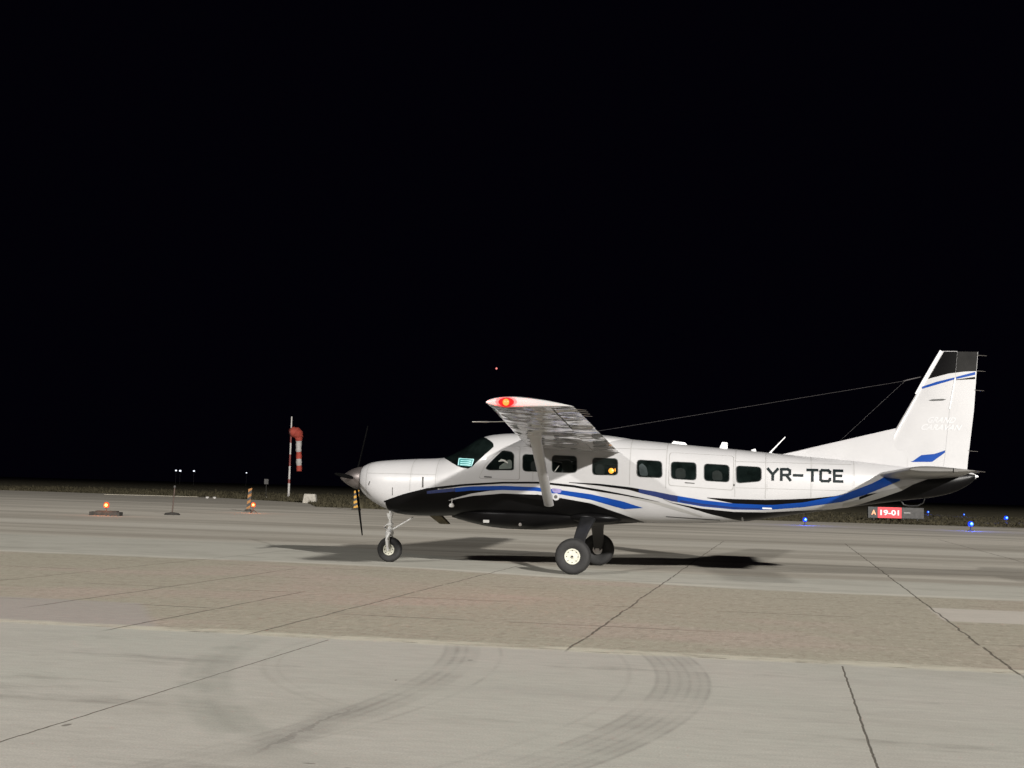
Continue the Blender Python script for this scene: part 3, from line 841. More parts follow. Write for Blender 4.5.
# pitot tube on the near wing, navigation lights
mb = MB(); mb.tube([(.66, 4.95, 2.675), (.98, 4.95, 2.665), (1.02, 4.95, 2.665), (1.28, 4.95, 2.66)], [.008, .009, .017, .013], 10)
mb.tube([(.60, 4.95, 2.69), (.72, 4.95, 2.665)], .014, 8); mb.build('pitot_tube', STEEL, wing_near)
mb = MB(); c = (.10, 7.945, 2.80)
mb.lathe([(.001, -.055), (.03, -.045), (.05, -.02), (.050, .01), (.04, .035), (.015, .045), (.001, .046)], 16, 'Y', c); nv = mb.build('navigation_light', REDL, wing_near)
for k_, (lx, lz, am) in enumerate(((.12, .066, .75), (.20, .078, .32))):  # lens cover widened into two glowing ovals that stand in for the halo
    mt = bpy.data.materials.new('red_halo_glass'); mt.use_nodes = True; q = mt.node_tree; q.nodes.remove(q.nodes['Principled BSDF'])
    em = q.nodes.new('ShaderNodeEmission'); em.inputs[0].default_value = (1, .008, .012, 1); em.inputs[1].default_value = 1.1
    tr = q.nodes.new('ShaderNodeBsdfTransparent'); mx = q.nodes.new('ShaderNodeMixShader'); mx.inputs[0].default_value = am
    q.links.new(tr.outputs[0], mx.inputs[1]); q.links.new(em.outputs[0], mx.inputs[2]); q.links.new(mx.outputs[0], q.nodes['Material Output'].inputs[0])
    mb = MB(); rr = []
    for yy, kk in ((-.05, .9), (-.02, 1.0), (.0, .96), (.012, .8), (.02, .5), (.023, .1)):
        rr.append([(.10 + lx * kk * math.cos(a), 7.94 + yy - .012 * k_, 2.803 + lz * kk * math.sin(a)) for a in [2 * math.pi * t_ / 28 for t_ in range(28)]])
    mb.loft(rr); mb.build('halo_cover', mt, nv)
l = bpy.data.lights.new('navigation_glow', 'POINT'); l.energy = 24; l.color = (1, .003, .003); l.shadow_soft_size = .05
lo = bpy.data.objects.new('navigation_glow', l); COL.objects.link(lo); lo.parent = nv; lo.location = (.10, 8.045, 2.80)
mb = MB(); mb.lathe([(.001, .055), (.05, .02), (.055, -.01), (.03, -.04), (.001, -.046)], 16, 'Y', (.10, -7.945, 2.80))
mb.build('navigation_light', M('green_nav_lens', (.02, .3, .1), .2, noise=(8, .1)), wing_far)

# roof fairing between the wings
mb = MB(); rr = []
for i in range(25):
    x = -1.15 + 2.9 * i / 24; k = math.sin(math.pi * i / 24) ** .6 + .02
    rr.append([(x, .74 * k * sgp(math.cos(a), .8), 2.52 + .185 * k * sgp(math.sin(a), .8)) for a in [2 * math.pi * q / 28 for q in range(28)]])
mb.loft(rr); mb.build('wing_fairing', WHITE, plane)

# struts
for s in (1, -1):
    mb = MB(); rr = []
    for t in (0, .03, .5, .92, .97, 1.0):
        c = Vector((lerp(.655, .47, t), lerp(.76, 3.60, t) * s, lerp(1.275, 2.56, t)))
        wd = .098 if t in (0, .03, .5) else (.108 if t < .96 else .15)
        rr.append([c + Vector((wd * math.cos(a), -.38 * .045 * math.sin(a) * s, .92 * .045 * math.sin(a))) for a in [2 * math.pi * k / 20 for k in range(20)]])
    mb.loft(rr); mb.build('wing_strut', WHITE, plane)

# ---------------- tail
ZL, ZH = 2.05, 4.43


def fin_le(z): return -5.93 - (z - 2.9) * .548
def fin_te(z): return pl(z, [(2.05, -7.25), (2.32, -7.27), (3.31, -7.38), (4.40, -7.45), (5, -7.5)])
def fin_hinge(z): return pl(z, [(2.05, -6.80), (2.44, -6.85), (3.34, -6.93), (3.91, -7.03), (5, -7.12)])


def fin_half(x, z):
    a, b = fin_le(z), fin_te(z); xc = max(0.0, min(1.0, (a - x) / (a - b))); t = lerp(.12, .10, (z - 2) / 2.4)
    return 5 * t * (.2969 * math.sqrt(xc) - .126 * xc - .3516 * xc**2 + .2843 * xc**3 - .1015 * xc**4) * (a - b) * .8 + .002


def fin_loft(mb, xa, xb, z0, z1, n=24, m=20, mi=0):
    rr = []
    for i in range(n + 1):
        z = lerp(z0, z1, i / n); A_, B_ = xa(z), xb(z); ring = []
        xx = [lerp(A_, B_, (1 - math.cos(math.pi * k / m)) / 2) for k in range(m + 1)]
        for x in xx: ring.append((x, fin_half(x, z), z))
        for x in xx[::-1]: ring.append((x, -fin_half(x, z), z))
        rr.append(ring)
    mb.loft(rr, True, True, mi)


FB = [(-6.53, 3.89), (-6.92, 4.0), (-7.20, 4.04), (-7.5, 4.06)]


def fin_strip(mb, lo, hi, xa, xb, off, mi, rows=6, n=16):
    """band between lo and hi on both faces of the fin, from xa(z) to xb(z)"""
    lo, hi = sorted(lo), sorted(hi)
    A_ = xa if callable(xa) else (lambda z: xa); B_ = xb if callable(xb) else (lambda z: xb)
    for s in (1, -1):
        rr = []
        for i in range(n + 1):
            f = i / n; row = []
            for j in range(rows + 1):
                z = 3.9
                for _ in range(12):
                    x = lerp(A_(z), B_(z), f); zl = pl(x, lo); zh = max(zl, min(pl(x, hi), 4.422)); z = lerp(zl, zh, j / rows)
                row.append((x, s * (fin_half(x, z) + off), z))
            rr.append(row)
        mb.loft(rr, False, False, mi)


mb = MB()
fin_loft(mb, fin_le, lambda z: fin_hinge(z) + .001, ZL, ZH)
TOP9 = [(-8, 9), (-5, 9)]
fin_strip(mb, FB, TOP9, lambda z: fin_le(z) - .06, lambda z: fin_hinge(z) + .003, .003, 1, 8)
fin_strip(mb, [(-6.42, 3.695), (-7.03, 3.89), (-7.41, 3.99)], [(-6.42, 3.74), (-6.7, 3.84), (-7.04, 3.93), (-7.41, 4.04)], -7.02, -6.42, .0045, 2)
fin_strip(mb, [(-6.24, 2.29), (-6.61, 2.30), (-6.87, 2.5)], [(-6.24, 2.295), (-6.41, 2.425), (-6.66, 2.455), (-6.87, 2.535)], -6.85, -6.22, .003, 2)
fin = mb.build('tail_fin', [WHITE, BLACK, BLUE, GREY], plane, angle=35)
mb = MB()
fin_loft(mb, lambda z: fin_hinge(z) - .002, lambda z: fin_te(z), 2.13, ZH - .01, 24, 8)
fin_strip(mb, FB, TOP9, lambda z: fin_hinge(z) - .004, lambda z: fin_te(z) + .006, .003, 3, 8)
fin_strip(mb, [(-7.03, 3.89), (-7.43, 3.99)], [(-7.03, 3.93), (-7.43, 4.045)], -7.40, -7.05, .0045, 2)
fin_strip(mb, [(-6.98, 3.87), (-7.2, 3.885), (-7.41, 3.90)], [(-6.98, 3.873), (-7.2, 3.91), (-7.41, 3.945)], -7.40, -7.02, .003, 1)
rud = mb.build('rudder', [WHITE, BLACK, BLUE, CAP], fin, angle=35)
for z in (4.36, 4.06, 3.69, 2.53):
    k = MB(); k.tube([(fin_te(z) + .02, 0, z), (fin_te(z) - .16, 0, z - .012)], [.008, .006], 6); k.build('static_wick', STEEL, rud)
k = MB(); k.tube([(fin_hinge(z) - .0, fin_half(fin_hinge(z), z) + .004, z) for z in (3.32, 3.5, 3.7, 3.90)], .012, 6); k.build('hinge_strip', LETW, rud)
k = MB(); k.add([(x, fin_half(x, 3.5) + .004, z) for x, z in ((-6.53, 3.475), (-6.62, 3.50), (-6.80, 3.51), (-6.87, 3.50), (-6.80, 3.475), (-6.62, 3.465))], [(0, 1, 2, 3, 4, 5)])
k.build('fin_marking', BOOT, fin, smooth=False)
# bright leading edge strip
k = MB()
k.tube([(fin_le(z) + .004, 0, z) for z in (3.60, 3.9, 4.2, 4.44)], [.02, .028, .028, .024], 10); k.build('leading_edge', LETW, fin)
# model lettering, white on white
for word, x0, x1, z0, z1 in (('GRAND', -6.53, -7.04, 3.045, 3.16), ('CARAVAN', -6.41, -7.14, 2.905, 3.02)):
    tv, tf = text_mesh(word, 1.0, .03)
    for s in (1, -1):
        mb = MB(); sh = .06
        vs = []
        for a, b in tv:
            x = (lerp(x0, x1, a) if s == 1 else lerp(x1, x0, a)) - sh * (b - .5) * s; z = lerp(z0, z1, b)
            vs.append((x, s * (fin_half(x, z) + .005), z))
        mb.add(vs, tf); mb.build('fin_lettering', FINL, fin, smooth=False)
# dorsal fin
mb = MB(); rr = []
for i in range(21):
    x = lerp(-3.75, -6.15, i / 20); zt = lerp(2.385, 2.985, (x + 3.8) / (-6.15 + 3.8)); zb = sec(x)[0] - .06
    zt = max(zt, zb + .03); bw = lerp(.05, .13, i / 20)
    rr.append([(x, bw, zb), (x, bw * .55, lerp(zb, zt, .45)), (x, .025, lerp(zb, zt, .93)), (x, 0, zt), (x, -.025, lerp(zb, zt, .93)), (x, -bw * .55, lerp(zb, zt, .45)), (x, -bw, zb)])
mb.loft(rr); mb.build('dorsal_fin', WHITE, fin, angle=50)
# tailplane
for s in (1, -1):
    def tp(y, a, b, yy=None, th=1.0):
        k = (abs(y) - .1) / 3.02; le = lerp(-5.60, -5.95, k); te = lerp(-7.12, -7.02, k); ring = []
        ch = le - te; z0 = lerp(2.03, 2.085, k)
        xx = [lerp(a, b, (1 - math.cos(math.pi * q / 12)) / 2) for q in range(13)]
        for xc in xx: ring.append((le - ch * xc, (y if yy is None else yy), z0 + naca(xc, .11, 0.0001)[0] * ch * th))
        for xc in xx[::-1]: ring.append((le - ch * xc, (y if yy is None else yy), z0 + naca(xc, .11, 0.0001)[1] * ch * th))
        return ring
    mb = MB(); mb.loft([tp(.05 * s, 0, .66), tp(1.5 * s, 0, .66), tp(3.0 * s, 0, .66), tp(3.0 * s, 0, .66, 3.04 * s, .8), tp(3.0 * s, .01, .65, 3.075 * s, .4)])
    t_ = mb.build('tailplane', TAILP, plane, angle=35)
    mb = MB(); mb.loft([tp(.16 * s, .672, 1), tp(1.5 * s, .672, 1), tp(3.0 * s, .672, 1), tp(3.0 * s, .672, .995, 3.05 * s, .6)])
    e_ = mb.build('elevator', TAILP, t_, angle=35)
    for y in (2.2, 2.9):
        k = MB(); k.tube([(-7.0, y * s, 2.085), (-7.19, y * s, 2.07)], [.008, .006], 6); k.build('static_wick', STEEL, e_)
# tail cone end, tie down ring
mb = MB(); mb.tube([(-6.05, 0, 1.54), (-6.10, 0, 1.47), (-6.2, 0, 1.45), (-6.36, 0, 1.46), (-6.46, 0, 1.52), (-6.48, 0, 1.60)], .014, 8); mb.build('tail_bumper', GEARB, plane)
mb = MB(); mb.tube([(-7.40, 0, 2.045), (-7.46, 0, 2.045)], [.03, .018], 10); mb.build('tail_light', LETW, plane)

# ---------------- antennas
mb = MB(); mb.loft([[(-1.63, .05, 2.535), (-1.63, -.05, 2.535), (-1.97, -.05, 2.51), (-1.97, .05, 2.51)], [(-1.69, .035, 2.60), (-1.69, -.035, 2.60), (-1.92, -.035, 2.575), (-1.92, .035, 2.575)]])
mb.build('roof_antenna', LETW, plane, bevel=.012)
mb = MB(); mb.loft([[(-2.58, .02, 2.46), (-2.58, -.02, 2.46), (-2.75, -.02, 2.45), (-2.75, .02, 2.45)], [(-2.64, .012, 2.60), (-2.64, -.012, 2.60), (-2.745, -.012, 2.59), (-2.745, .012, 2.59)]])
mb.build('roof_antenna', LETW, plane, bevel=.006)
mb = MB(); mb.tube([(-3.22, 0, 2.42), (-3.30, 0, 2.448)], [.045, .04], 12); mb.build('roof_antenna', LETW, plane)
mb = MB(); mb.tube([(-3.56, 0, 2.38), (-3.60, 0, 2.44), (-3.86, 0, 2.725)], [.035, .016, .009], 8); mb.build('whip_antenna', LETW, plane)
WIRE = M('wire_grey', (.07, .066, .066), .5, noise=(5, .1))
mb = MB(); mb.tube([(.42, 0, 2.66), (-6.11, 0, 3.85)], .0022, 5); mb.tube([(-6.11, 0, 3.85), (-4.85, 0, 2.62)], .0016, 5)
mb.tube([(-6.08, 0, 3.845), (-6.17, 0, 3.872), (-6.40, 0, 3.93)], [.008, .012, .007], 6); mb.build('antenna_wire', WIRE, plane)

# ---------------- propeller
prop = MB(); pr = []
for i in range(19):
    t = i / 18; pr.append((.001 + .238 * (math.sin(t * math.pi / 2) ** .86) if i else .001, 5.19 - .485 * t))
prop.lathe([(r, h) for r, h in pr] + [(.2, 4.695), (.001, 4.695)], 36, 'X', (0, 0, 1.695))
spin = prop.build('propeller_spinner', SPIN, plane, angle=50)
for k in range(3):
    a = R(3) + k * 2 * math.pi / 3; mb = MB(); rr = []
    for r, ch, tw in ((.15, .05, 30), (.28, .07, 20), (.5, .085, 12), (.8, .085, 8), (1.1, .07, 5), (1.28, .05, 4), (1.335, .02, 4)):
        ring = []
        for q in range(12):
            b = 2 * math.pi * q / 12; u, w = ch / 2 * math.cos(b), .012 * math.sin(b) * (1.6 if r < .3 else 1)
            t_ = R(tw); du = u * math.cos(t_) - w * math.sin(t_); dx = u * math.sin(t_) + w * math.cos(t_)
            ring.append((4.86 + dx, r * math.cos(a) - du * math.sin(a), 1.695 + r * math.sin(a) + du * math.cos(a)))
        rr.append(ring)
    mb.loft(rr); mb.build('propeller_blade', BLADE, spin)

# ---------------- landing gear


def tyre(name, c, r, w, rim_r, parent, s, cream):
    mb = MB(); prof = []
    for k in range(15):
        a = -math.pi / 2 + math.pi * k / 14
        prof.append((r - (r - rim_r) * .52 * (1 - abs(math.cos(a)) ** .62) - (.0), w / 2 * sgp(math.sin(a), .85)))
    prof = [(rim_r, -w * .36), (rim_r + .03, -w * .47)] + prof + [(rim_r + .03, w * .47), (rim_r, w * .36)]
    mb.lathe(prof, 48, 'Y', c); t = mb.build(name, RUBBER, parent, angle=50)
    mb = MB(); mb.lathe([(.001, .024), (.026, .024), (.032, .018), (.036, .008), (rim_r * .55, .002), (rim_r * .76, .004), (rim_r * .86, .018), (rim_r * .98, .020), (rim_r + .004, .012), (rim_r, -.05), (.001, -.05)],
                        40, 'Y', (c[0], 0, c[2]), 0)
    for k in range(8):
        a = 2 * math.pi * k / 8
        mb.lathe([(.001, .014), (.009, .014), (.009, -.004), (.001, -.004)], 8, 'Y', (c[0] + .105 * rim_r / .14 * math.cos(a), 0, c[2] + .105 * rim_r / .14 * math.sin(a)), 1)
    mb.lathe([(.001, .020), (.020, .020), (.020, .030), (.001, .030)], 12, 'Y', (c[0], 0, c[2]), 1)
    for i, v in enumerate(mb.v): mb.v[i] = (v[0], c[1] + s * (v[1] + w * .40), v[2])
    mb.build('wheel_hub', [cream, GEARB], t, angle=35)
    return t


for s in (1, -1):
    tyre('main_wheel', (0, 1.78 * s, .338), .338, .24, .145, plane, s, CREAM)
    mb = MB(); rr = []
    for t, x, y, z, w, th in ((0, -.12, .45, 1.10, .17, .06), (.2, -.10, .75, .98, .15, .045), (.5, -.06, 1.15, .76, .125, .035), (.8, -.04, 1.45, .56, .115, .033), (1, -.02, 1.62, .40, .10, .035), (1.1, 0, 1.66, .34, .07, .035)):
        rr.append([(x + w * sgp(math.cos(a), .7), y * s - th * .7 * sgp(math.sin(a), .7) * s, z - th * .8 * sgp(math.sin(a), .7)) for a in [2 * math.pi * k / 20 for k in range(20)]])
    mb.loft(rr); leg = mb.build('main_gear_leg', GEARB, plane)
    mb = MB(); mb.tube([(0, 1.60 * s, .338), (0, 1.80 * s, .338)], .045, 14); mb.lathe([(.001, -.02), (.10, -.02), (.10, .02), (.001, .02)], 20, 'Y', (0, 1.655 * s, .338)); mb.build('brake_disc', STEEL, leg)
    mb = MB(); rr = []
    for i in range(21):
        k = i / 20; q = math.sin(math.pi * k) ** .6 + .02
        rr.append([(lerp(.42, -.80, k), (.42 + .10 * math.sin(math.pi * k)) * s + .17 * q * math.cos(a) * s, 1.06 - .02 * k + .115 * q * math.sin(a)) for a in [2 * math.pi * j / 20 for j in range(20)]])
    mb.loft(rr); mb.build('gear_fairing', BLACK, plane)
nt_ = tyre('nose_wheel', (4.07, 0, .258), .258, .19, .115, plane, 1, CREAM)
mb = MB()
mb.tube([(4.07, .0, .62), (4.07, .0, .72)], .055, 16); mb.tube([(4.075, 0, .70), (4.08, 0, .93), (4.085, 0, 1.05)], [.03, .032, .032], 14)
mb.tube([(4.075, 0, .745), (4.076, 0, .80)], .058, 14)
mb.tube([(4.085, 0, .88), (4.09, 0, 1.0)], [.045, .075], 14)
mb.build('nose_gear_leg', GEARW, plane); ng = bpy.data.objects['nose_gear_leg']
mb = MB()
for s in (1, -1):
    mb.tube([(4.075, .03 * s, .66), (4.09, .10 * s, .60), (4.09, .125 * s, .45), (4.07, .13 * s, .258)], [.055, .066, .060, .040], 12, flat=.75)
mb.tube([(4.09, -.12, .60), (4.09, .12, .60)], .052, 12); mb.tube([(4.07, -.15, .258), (4.07, .15, .258)], .022, 10)
mb.build('wheel_fork', GEARW, ng)
mb = MB(); mb.tube([(4.09, .02, .80), (4.20, .02, .715), (4.11, .02, .60)], .018, 8); mb.tube([(4.09, -.03, .80), (4.20, -.03, .715), (4.11, -.03, .60)], .018, 8); mb.build('torque_link', GEARW, ng)
mb = MB(); mb.tube([(4.06, 0, .645), (3.95, 0, .71), (3.60, 0, .93)], [.02, .022, .016], 10); mb.build('drag_brace', GEARW, ng)

# amber reflection in one window, made as a small glowing disc
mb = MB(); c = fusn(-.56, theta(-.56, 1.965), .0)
mb.lathe([(.001, -.02), (.038, -.012), (.055, .006), (.04, .018), (.001, .024)], 18, 'Y', tuple(c)); mb.tube([(-.635, c.y - .01, 1.925), (-.635, c.y + .012, 1.985), (-.635, c.y - .01, 2.03)], .012, 8); mb.build('lamp_reflection', AMBER, plane)

# ------------------------------------------------------------------ AIRFIELD FURNITURE
# windsock
ws_ = empty('windsock', (-26.81, 167.76, 0), 0, 'limp red and white windsock on a banded pole in the grass', 'windsock')
px_m = 169.2 / 1373
mb = MB(); hz = lambda y: (497.5 - y) * px_m
cuts = [(497.5, 0), (484, 0), (480, 1), (467, 0), (455.5, 1), (444, 0), (430, 1), (418, 0)]
zz = [hz(c[0]) for c in cuts]; mi = [0, 1, 0, 1, 0, 1, 0]
for i in range(7): mb.tube([(0, 0, zz[i]), (0, 0, zz[i + 1])], [.15 - .010 * i, .15 - .010 * (i + 1)], 12, mi=mi[i])
mb.build('pole', [POLEW, POLER], ws_)
sx = lambda x: (x - 290.2) * px_m
path = [(289.3, 434.0, .58), (292, 433.2, .74), (295, 433.6, .80), (297.0, 435.4, .80), (298.0, 438.4, .62), (298.2, 441.5, .46), (298.2, 447, .42), (298.5, 452.5, .40), (299.0, 460, .42), (299.3, 466, .40), (299.8, 472, .40)]
dens = []; mis = []
for i in range(len(path) - 1):
    for k in range(4):
        q = [lerp(path[i][j], path[i + 1][j], k / 4) for j in range(3)]; dens.append(q); mis.append(0 if i < 5 else (1 if i < 6 + 1 else (0 if i < 8 else (1 if i < 9 else 0))))
dens.append(list(path[-1]))
mb = MB(); rng_ = random.Random(3)
mb.tube([(sx(a), .05 * math.sin(i * .9), hz(b)) for i, (a, b, c) in enumerate(dens)], [c * .82 * (1 + .07 * math.sin(i * 1.7)) for i, (a, b, c) in enumerate(dens)], 14, mis=mis + [0])
so = mb.build('sock', [SOCKR, SOCKW], ws_)
mb = MB(); n = 20
mb.tube([(sx(289.6), .55 * math.cos(2 * math.pi * k / n), hz(433.5) + .55 * math.sin(2 * math.pi * k / n)) for k in range(n + 1)], .035, 6); mb.build('hoop', STEEL, so)

# concrete block
mb = MB(); mb.box((0, 0, .40), (1.18, 1.0, .80), taper=.80); b_ = mb.build('concrete_block', CONC, None, loc=(-16.93, 117.5, -.03), bevel=.04)
tag(b_, 'pale concrete block with sloping sides near the windsock pole', 'concrete block')

# amber obstruction lamps
def warn_lamp(name, loc, label, base, h):
    e = empty(name, loc, 0, label, 'warning lamp')
    mb = MB()
    if base:
        mb.box((0, 0, .08), (1.28, .55, .16), mi=0); mb.box((.05, 0, .18), (.9, .42, .05), mi=0)
        mb.build('base_slab', DARKB, e, smooth=False, bevel=.02)
    else:
        for a in (0, 2.1, 4.2): mb.tube([(0, 0, .16), (.22 * math.cos(a), .22 * math.sin(a), .0)], .022, 6)
        mb.build('tripod_foot', DARKB, e)
    mb = MB(); mb.tube([(0, 0, .1), (0, 0, h - .10)], .03, 10); mb.build('stem', POST, e)
    mb = MB(); mb.lathe([(.001, -.10), (.10, -.10), (.115, -.05), (.115, .05), (.08, .11), (.001, .13)], 18, 'Z', (0, 0, h)); ln = mb.build('lens', REDGLOW, e)
    mb = MB(); mb.lathe([(.001, -.065), (.05, -.05), (.07, 0), (.05, .05), (.001, .065)], 14, 'Y', (.012, -.10, h)); mb.build('bulb', ORANGE, ln)
    l = bpy.data.lights.new('lens_glow', 'POINT'); l.energy = 14; l.color = (1, .25, .06); l.shadow_soft_size = .1
    o = bpy.data.objects.new('lens_glow', l); COL.objects.link(o); o.parent = ln; o.location = (0, -.32, h + .02)
    return e


warn_lamp('warning_lamp', (-17.0, 58.33, 0), 'orange warning lamp on a short stem over a flat dark slab', True, .44)
warn_lamp('warning_lamp', (-13.23, 71.49, 0), 'small red orange warning lamp on tripod feet beside the leaning striped delineator', False, .42)

# slim post with light head on a round base
e = empty('marker_post', (-15.22, 62.48, 0), 0, 'slim brown post with small pale head on a round dark base', 'post')
mb = MB(); mb.lathe([(.001, 0), (.34, 0), (.36, .03), (.30, .09), (.08, .12), (.001, .12)], 24, 'Z'); mb.build('round_base', DARKB, e)
mb = MB(); mb.tube([(0, 0, .1), (.035, 0, .7), (.06, 0, 1.22)], [.03, .028, .024], 10); mb.build('stem', POST, e)
mb = MB(); mb.lathe([(.001, -.05), (.04, -.04), (.055, 0), (.045, .05), (.001, .07)], 14, 'Z', (.062, 0, 1.27)); mb.build('head', SIGND, e)


ORG = M('faded_orange', (0.27, 0.12, 0.03), 0.6, noise=(7, 0.35))


def delineator(loc, h, w, tilt, label, cat, col=None):
    e = empty('striped_delineator', loc, 0, label, cat)
    mb = MB(); n = 14
    # panel with slanting stripes cut as real quads, 4 cm thick
    y0 = -.03
    for i in range(n):
        z0, z1 = .12 + (h - .12) * i / n, .12 + (h - .12) * (i + 1) / n; m_ = (i // 2) % 2; sl = (h - .12) / n * 1.6
        a = lambda x, z: (x, max(.10, min(h, z + (x / w) * sl)))
        P = [a(-w / 2, z0), a(w / 2, z0), a(w / 2, z1), a(-w / 2, z1)]
        mb.add([(x, y0, z) for x, z in P] + [(x, -y0, z) for x, z in P], [(0, 1, 2, 3), (4, 7, 6, 5), (0, 4, 5, 1), (1, 5, 6, 2), (2, 6, 7, 3), (3, 7, 4, 0)], m_)
    p = mb.build('striped_panel', [col or YEL, SIGNB], e, smooth=False); p.rotation_euler = (0, tilt, 0)
    mb = MB(); mb.box((0, 0, .06), (w * 1.9, .45, .12), taper=.8); mb.build('foot', DARKB, e, smooth=False, bevel=.02)
    return e


delineator((-14.14, 74.92, 0), 1.28, .19, .06, 'leaning narrow faded orange and black striped delineator next to the small red orange lamp', 'delineator', ORG)
delineator((-9.86, 89.24, 0), 1.30, .33, .0, 'upright yellow and black striped delineator below the propeller spinner', 'delineator')

# white utility box and marker stones in the grass
e = empty('marker_board', (-26.45, 150, 0), 0, 'small pale square board on a thin post left of the windsock', 'marker board')
mb = MB(); mb.box((0, 0, 1.76), (.46, .06, .56)); mb.build('panel', SIGND, e, bevel=.02)
mb = MB(); mb.tube([(0, .06, -.1), (0, .06, 1.9)], .03, 8); mb.build('post', DARKB, e)
mb = MB(); mb.box((0, .06, .05), (.4, .4, .1)); mb.build('foot', CONC, e, bevel=.01)
for k, (x, y, lb) in enumerate(((-27.39, 125.17, 'white painted marker stone by the apron edge, the left one of the pair'), (-26.75, 125.3, 'white painted marker stone by the apron edge, the right one of the pair'))):
    bm = bmesh.new(); bmesh.ops.create_icosphere(bm, subdivisions=2, radius=.15); rs = random.Random(k)
    for v in bm.verts: v.co = Vector((v.co.x * 1.1, v.co.y, v.co.z * .75 + .12)) * rs.uniform(.88, 1.1)
    me = bpy.data.meshes.new('marker_stone'); bm.to_mesh(me); bm.free(); me.materials.append(POLEW)
    o = bpy.data.objects.new('marker_stone', me); COL.objects.link(o); o.location = (x, y, 0); tag(o, lb, 'stone', 'white marker stones')

# blue taxiway edge lights


def edge_light():
    e = empty('taxiway_light', (0, 0, 0)); e['category'] = 'taxiway light'; e['group'] = 'blue taxiway edge lights'
    mb = MB(); mb.lathe([(.001, 0), (.14, 0), (.14, .025), (.05, .04), (.001, .04)], 18, 'Z'); mb.build('base_plate', DARKB, e)
    mb = MB(); mb.tube([(0, 0, .03), (0, 0, .22)], .03, 10); mb.build('stem', DARKB, e)
    mb = MB(); mb.lathe([(.001, -.11), (.10, -.10), (.125, -.04), (.12, .05), (.08, .11), (.001, .13)], 18, 'Z', (0, 0, .32)); d = mb.build('lens', BLUEL, e)
    mb = MB(); mb.lathe([(.001, -.05), (.05, -.04), (.075, 0), (.05, .04), (.001, .05)], 12, 'Y', (.01, -.105, .33)); mb.build('bulb', BLUEC, d)
    l = bpy.data.lights.new('lens_glow', 'POINT'); l.energy = 70; l.color = (.02, .08, 1); l.shadow_soft_size = .1
    o = bpy.data.objects.new('lens_glow', l); COL.objects.link(o); o.parent = d; o.location = (0, -.25, .42)
    return e


proto = edge_light()
BL = [((17.26, 80.21, 0), 1.0, 'blue taxiway light seen just under the rear fuselage of the aeroplane'),
      ((52.67, 173.01, 0), 1.0, 'small blue taxiway light right beside the end of the red runway sign'),
      ((53.32, 161.30, 0), 0.7, 'faintest and smallest blue taxiway light, farthest back in the dark grass'),
      ((25.88, 77.16, 0), 1.2, 'largest and brightest blue taxiway light, nearest in the right hand group'),
      ((41.44, 114.77, 0), 1.3, 'blue taxiway light farthest right, close to the photo edge')]
for i, (l_, s_, lb) in enumerate(BL):
    o = proto if i == 0 else copy_tree(proto)
    o.location = l_; o.scale = (s_, s_, s_); o['label'] = lb

# lit runway sign
SL, SR = Vector((29.34, 112.45, 0)), Vector((34.04, 112.9, 0)); ang = math.atan2(SR.y - SL.y, SR.x - SL.x)
sg = empty('runway_sign', SL, ang, 'low dark runway sign with lit red 19-01 panel and orange letter A', 'sign')
mb = MB(); mb.box((2.36, .12, .60), (4.72, .22, .92)); mb.build('casing', SIGNB, sg, bevel=.02)
mb = MB(); mb.box((1.81, -.005, .60), (1.98, .03, .86)); rp = mb.build('red_panel', SIGNR, sg, smooth=False)
mb = MB(); mb.box((3.78, -.005, .60), (1.84, .03, .82)); gp = mb.build('grey_panel', SIGND, sg, smooth=False)
for x in (.5, 1.7, 3.0, 4.2):
    mb = MB(); mb.box((x, .12, .07), (.12, .12, .16)); mb.build('leg', DARKB, sg, smooth=False)
for word, x0, x1, z0, z1, mt, par in (('A', .27, .66, .40, .80, SIGNO, sg), ('19-01', 1.02, 2.60, .38, .82, SIGNT, rp)):
    tv, tf = text_mesh(word, 1, .03); mb = MB(); mb.add([(lerp(x0, x1, a), -.028, lerp(z0, z1, b)) for a, b in tv], tf); mb.build('sign_lettering', mt, par, smooth=False)
mb = MB(); mb.box((3.28, -.025, .62), (.55, .012, .07)); mb.build('dash_mark', BOXM, gp, smooth=False)

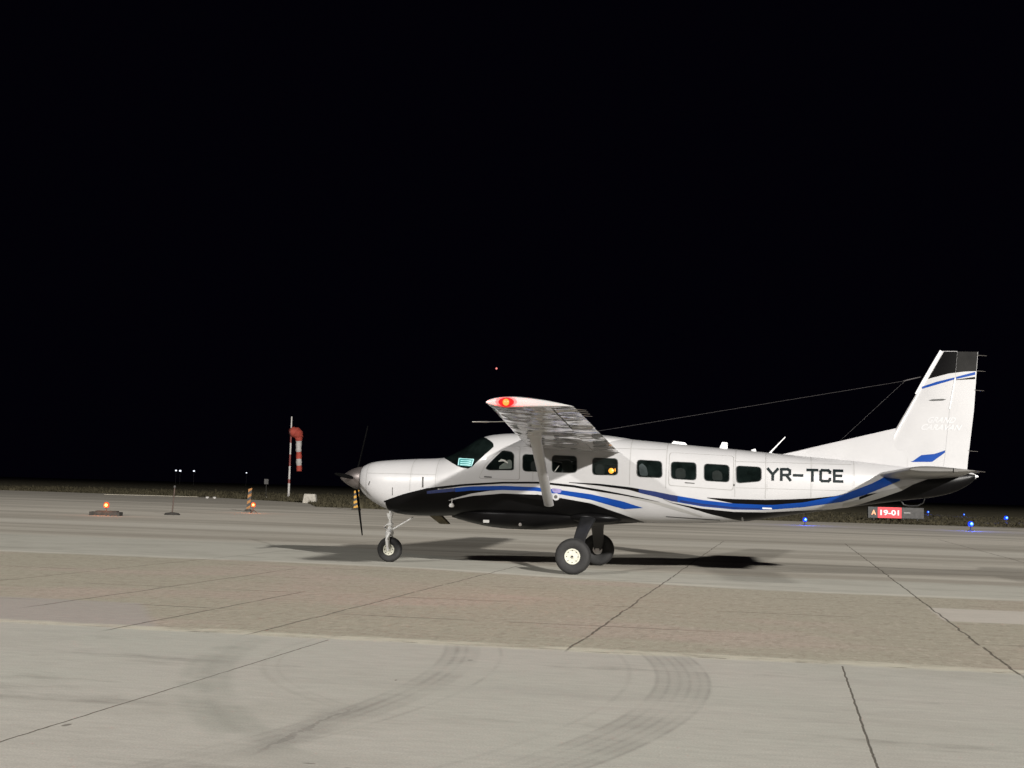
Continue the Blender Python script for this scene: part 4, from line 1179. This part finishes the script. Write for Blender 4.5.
# far street lamps
for i, (px, py, s_, lb) in enumerate(((179.4, 470.7, 1.0, 'white far lamp on the dark horizon, left one of the close pair'), (183.6, 471.0, 1.2, 'white far lamp on the dark horizon, brighter right one of the close pair'),
                                  (197.3, 471.2, 1.0, 'white far lamp on the dark horizon, standing alone right of the close pair'),
                                  (249.7, 473.0, .7, 'faint far lamp on the dark horizon left of the windsock'))):
    d = 700.0; X = (px - 512) / 1373 * d; hgt = 1.53 + (481.4 + (px - 180) * .028 - py) / 1373 * d
    e = empty('street_lamp', (X, d, 0), 0, lb, 'street lamp', 'lamps on the far horizon')
    mb = MB(); mb.tube([(0, 0, 0), (0, 0, hgt)], .07, 8); mb.build('pole', SIGNB, e)
    mb = MB(); mb.box((0, 0, hgt), (.85 * s_, .6, .62 * s_), taper=.8); mb.build('lamp_head', LAMPW, e, bevel=.1)

# the single reddish point of light in the sky
mb = MB(); mb.lathe([(.001, -2.2), (1.6, -1.5), (2.2, 0), (1.6, 1.5), (.001, 2.2)], 14, 'Z', (0, 0, 0))
st = mb.build('red_sky_point', REDPOINT, None, loc=(-16.0 * 2.2, 1373 * 2.2, (490.5 - 368.0) * 2.2 * 1.0)); tag(st, 'tiny reddish point of light alone in the black sky above the wing tip', 'red_sky_point')

# ------------------------------------------------------------------ grass
GR = M('dry_grass', (.055, .048, .030), .9, noise=(.35, .5, 6), spec=.1)
gm = MB(); rg = random.Random(11)


def edge_v(u): return pl(u, EDGE)


for i in range(15000):
    u = rg.uniform(-120, 75); far = rg.random() ** 2.0
    v = edge_v(u) + .3 + far * 75
    x, y = uv2w(u, v)
    cl = .5 + .5 * math.sin(u * .9 + 3 * math.sin(u * .31)) * math.sin(v * .6)
    h = rg.uniform(.08, .22) * (1 + 1.1 * cl * (rg.random() < .35)) + (.35 if rg.random() < .012 else 0)
    if u > -5: h *= .55
    w = rg.uniform(.05, .16)
    for q in range(2):
        a = rg.uniform(0, math.pi); dx, dy = w * math.cos(a), w * math.sin(a); lx, ly = rg.uniform(-.12, .12), rg.uniform(-.12, .12)
        gm.add([(x - dx, y - dy, -.05), (x + dx, y + dy, -.05), (x + lx + dx * .4, y + ly + dy * .4, h * .7), (x + lx * 1.5, y + ly * 1.5, h)], [(0, 1, 2, 3)])
tag(gm.build('grass', GR, smooth=False), 'dry dark grass growing along the far edge of the apron', 'grass', kind='stuff')
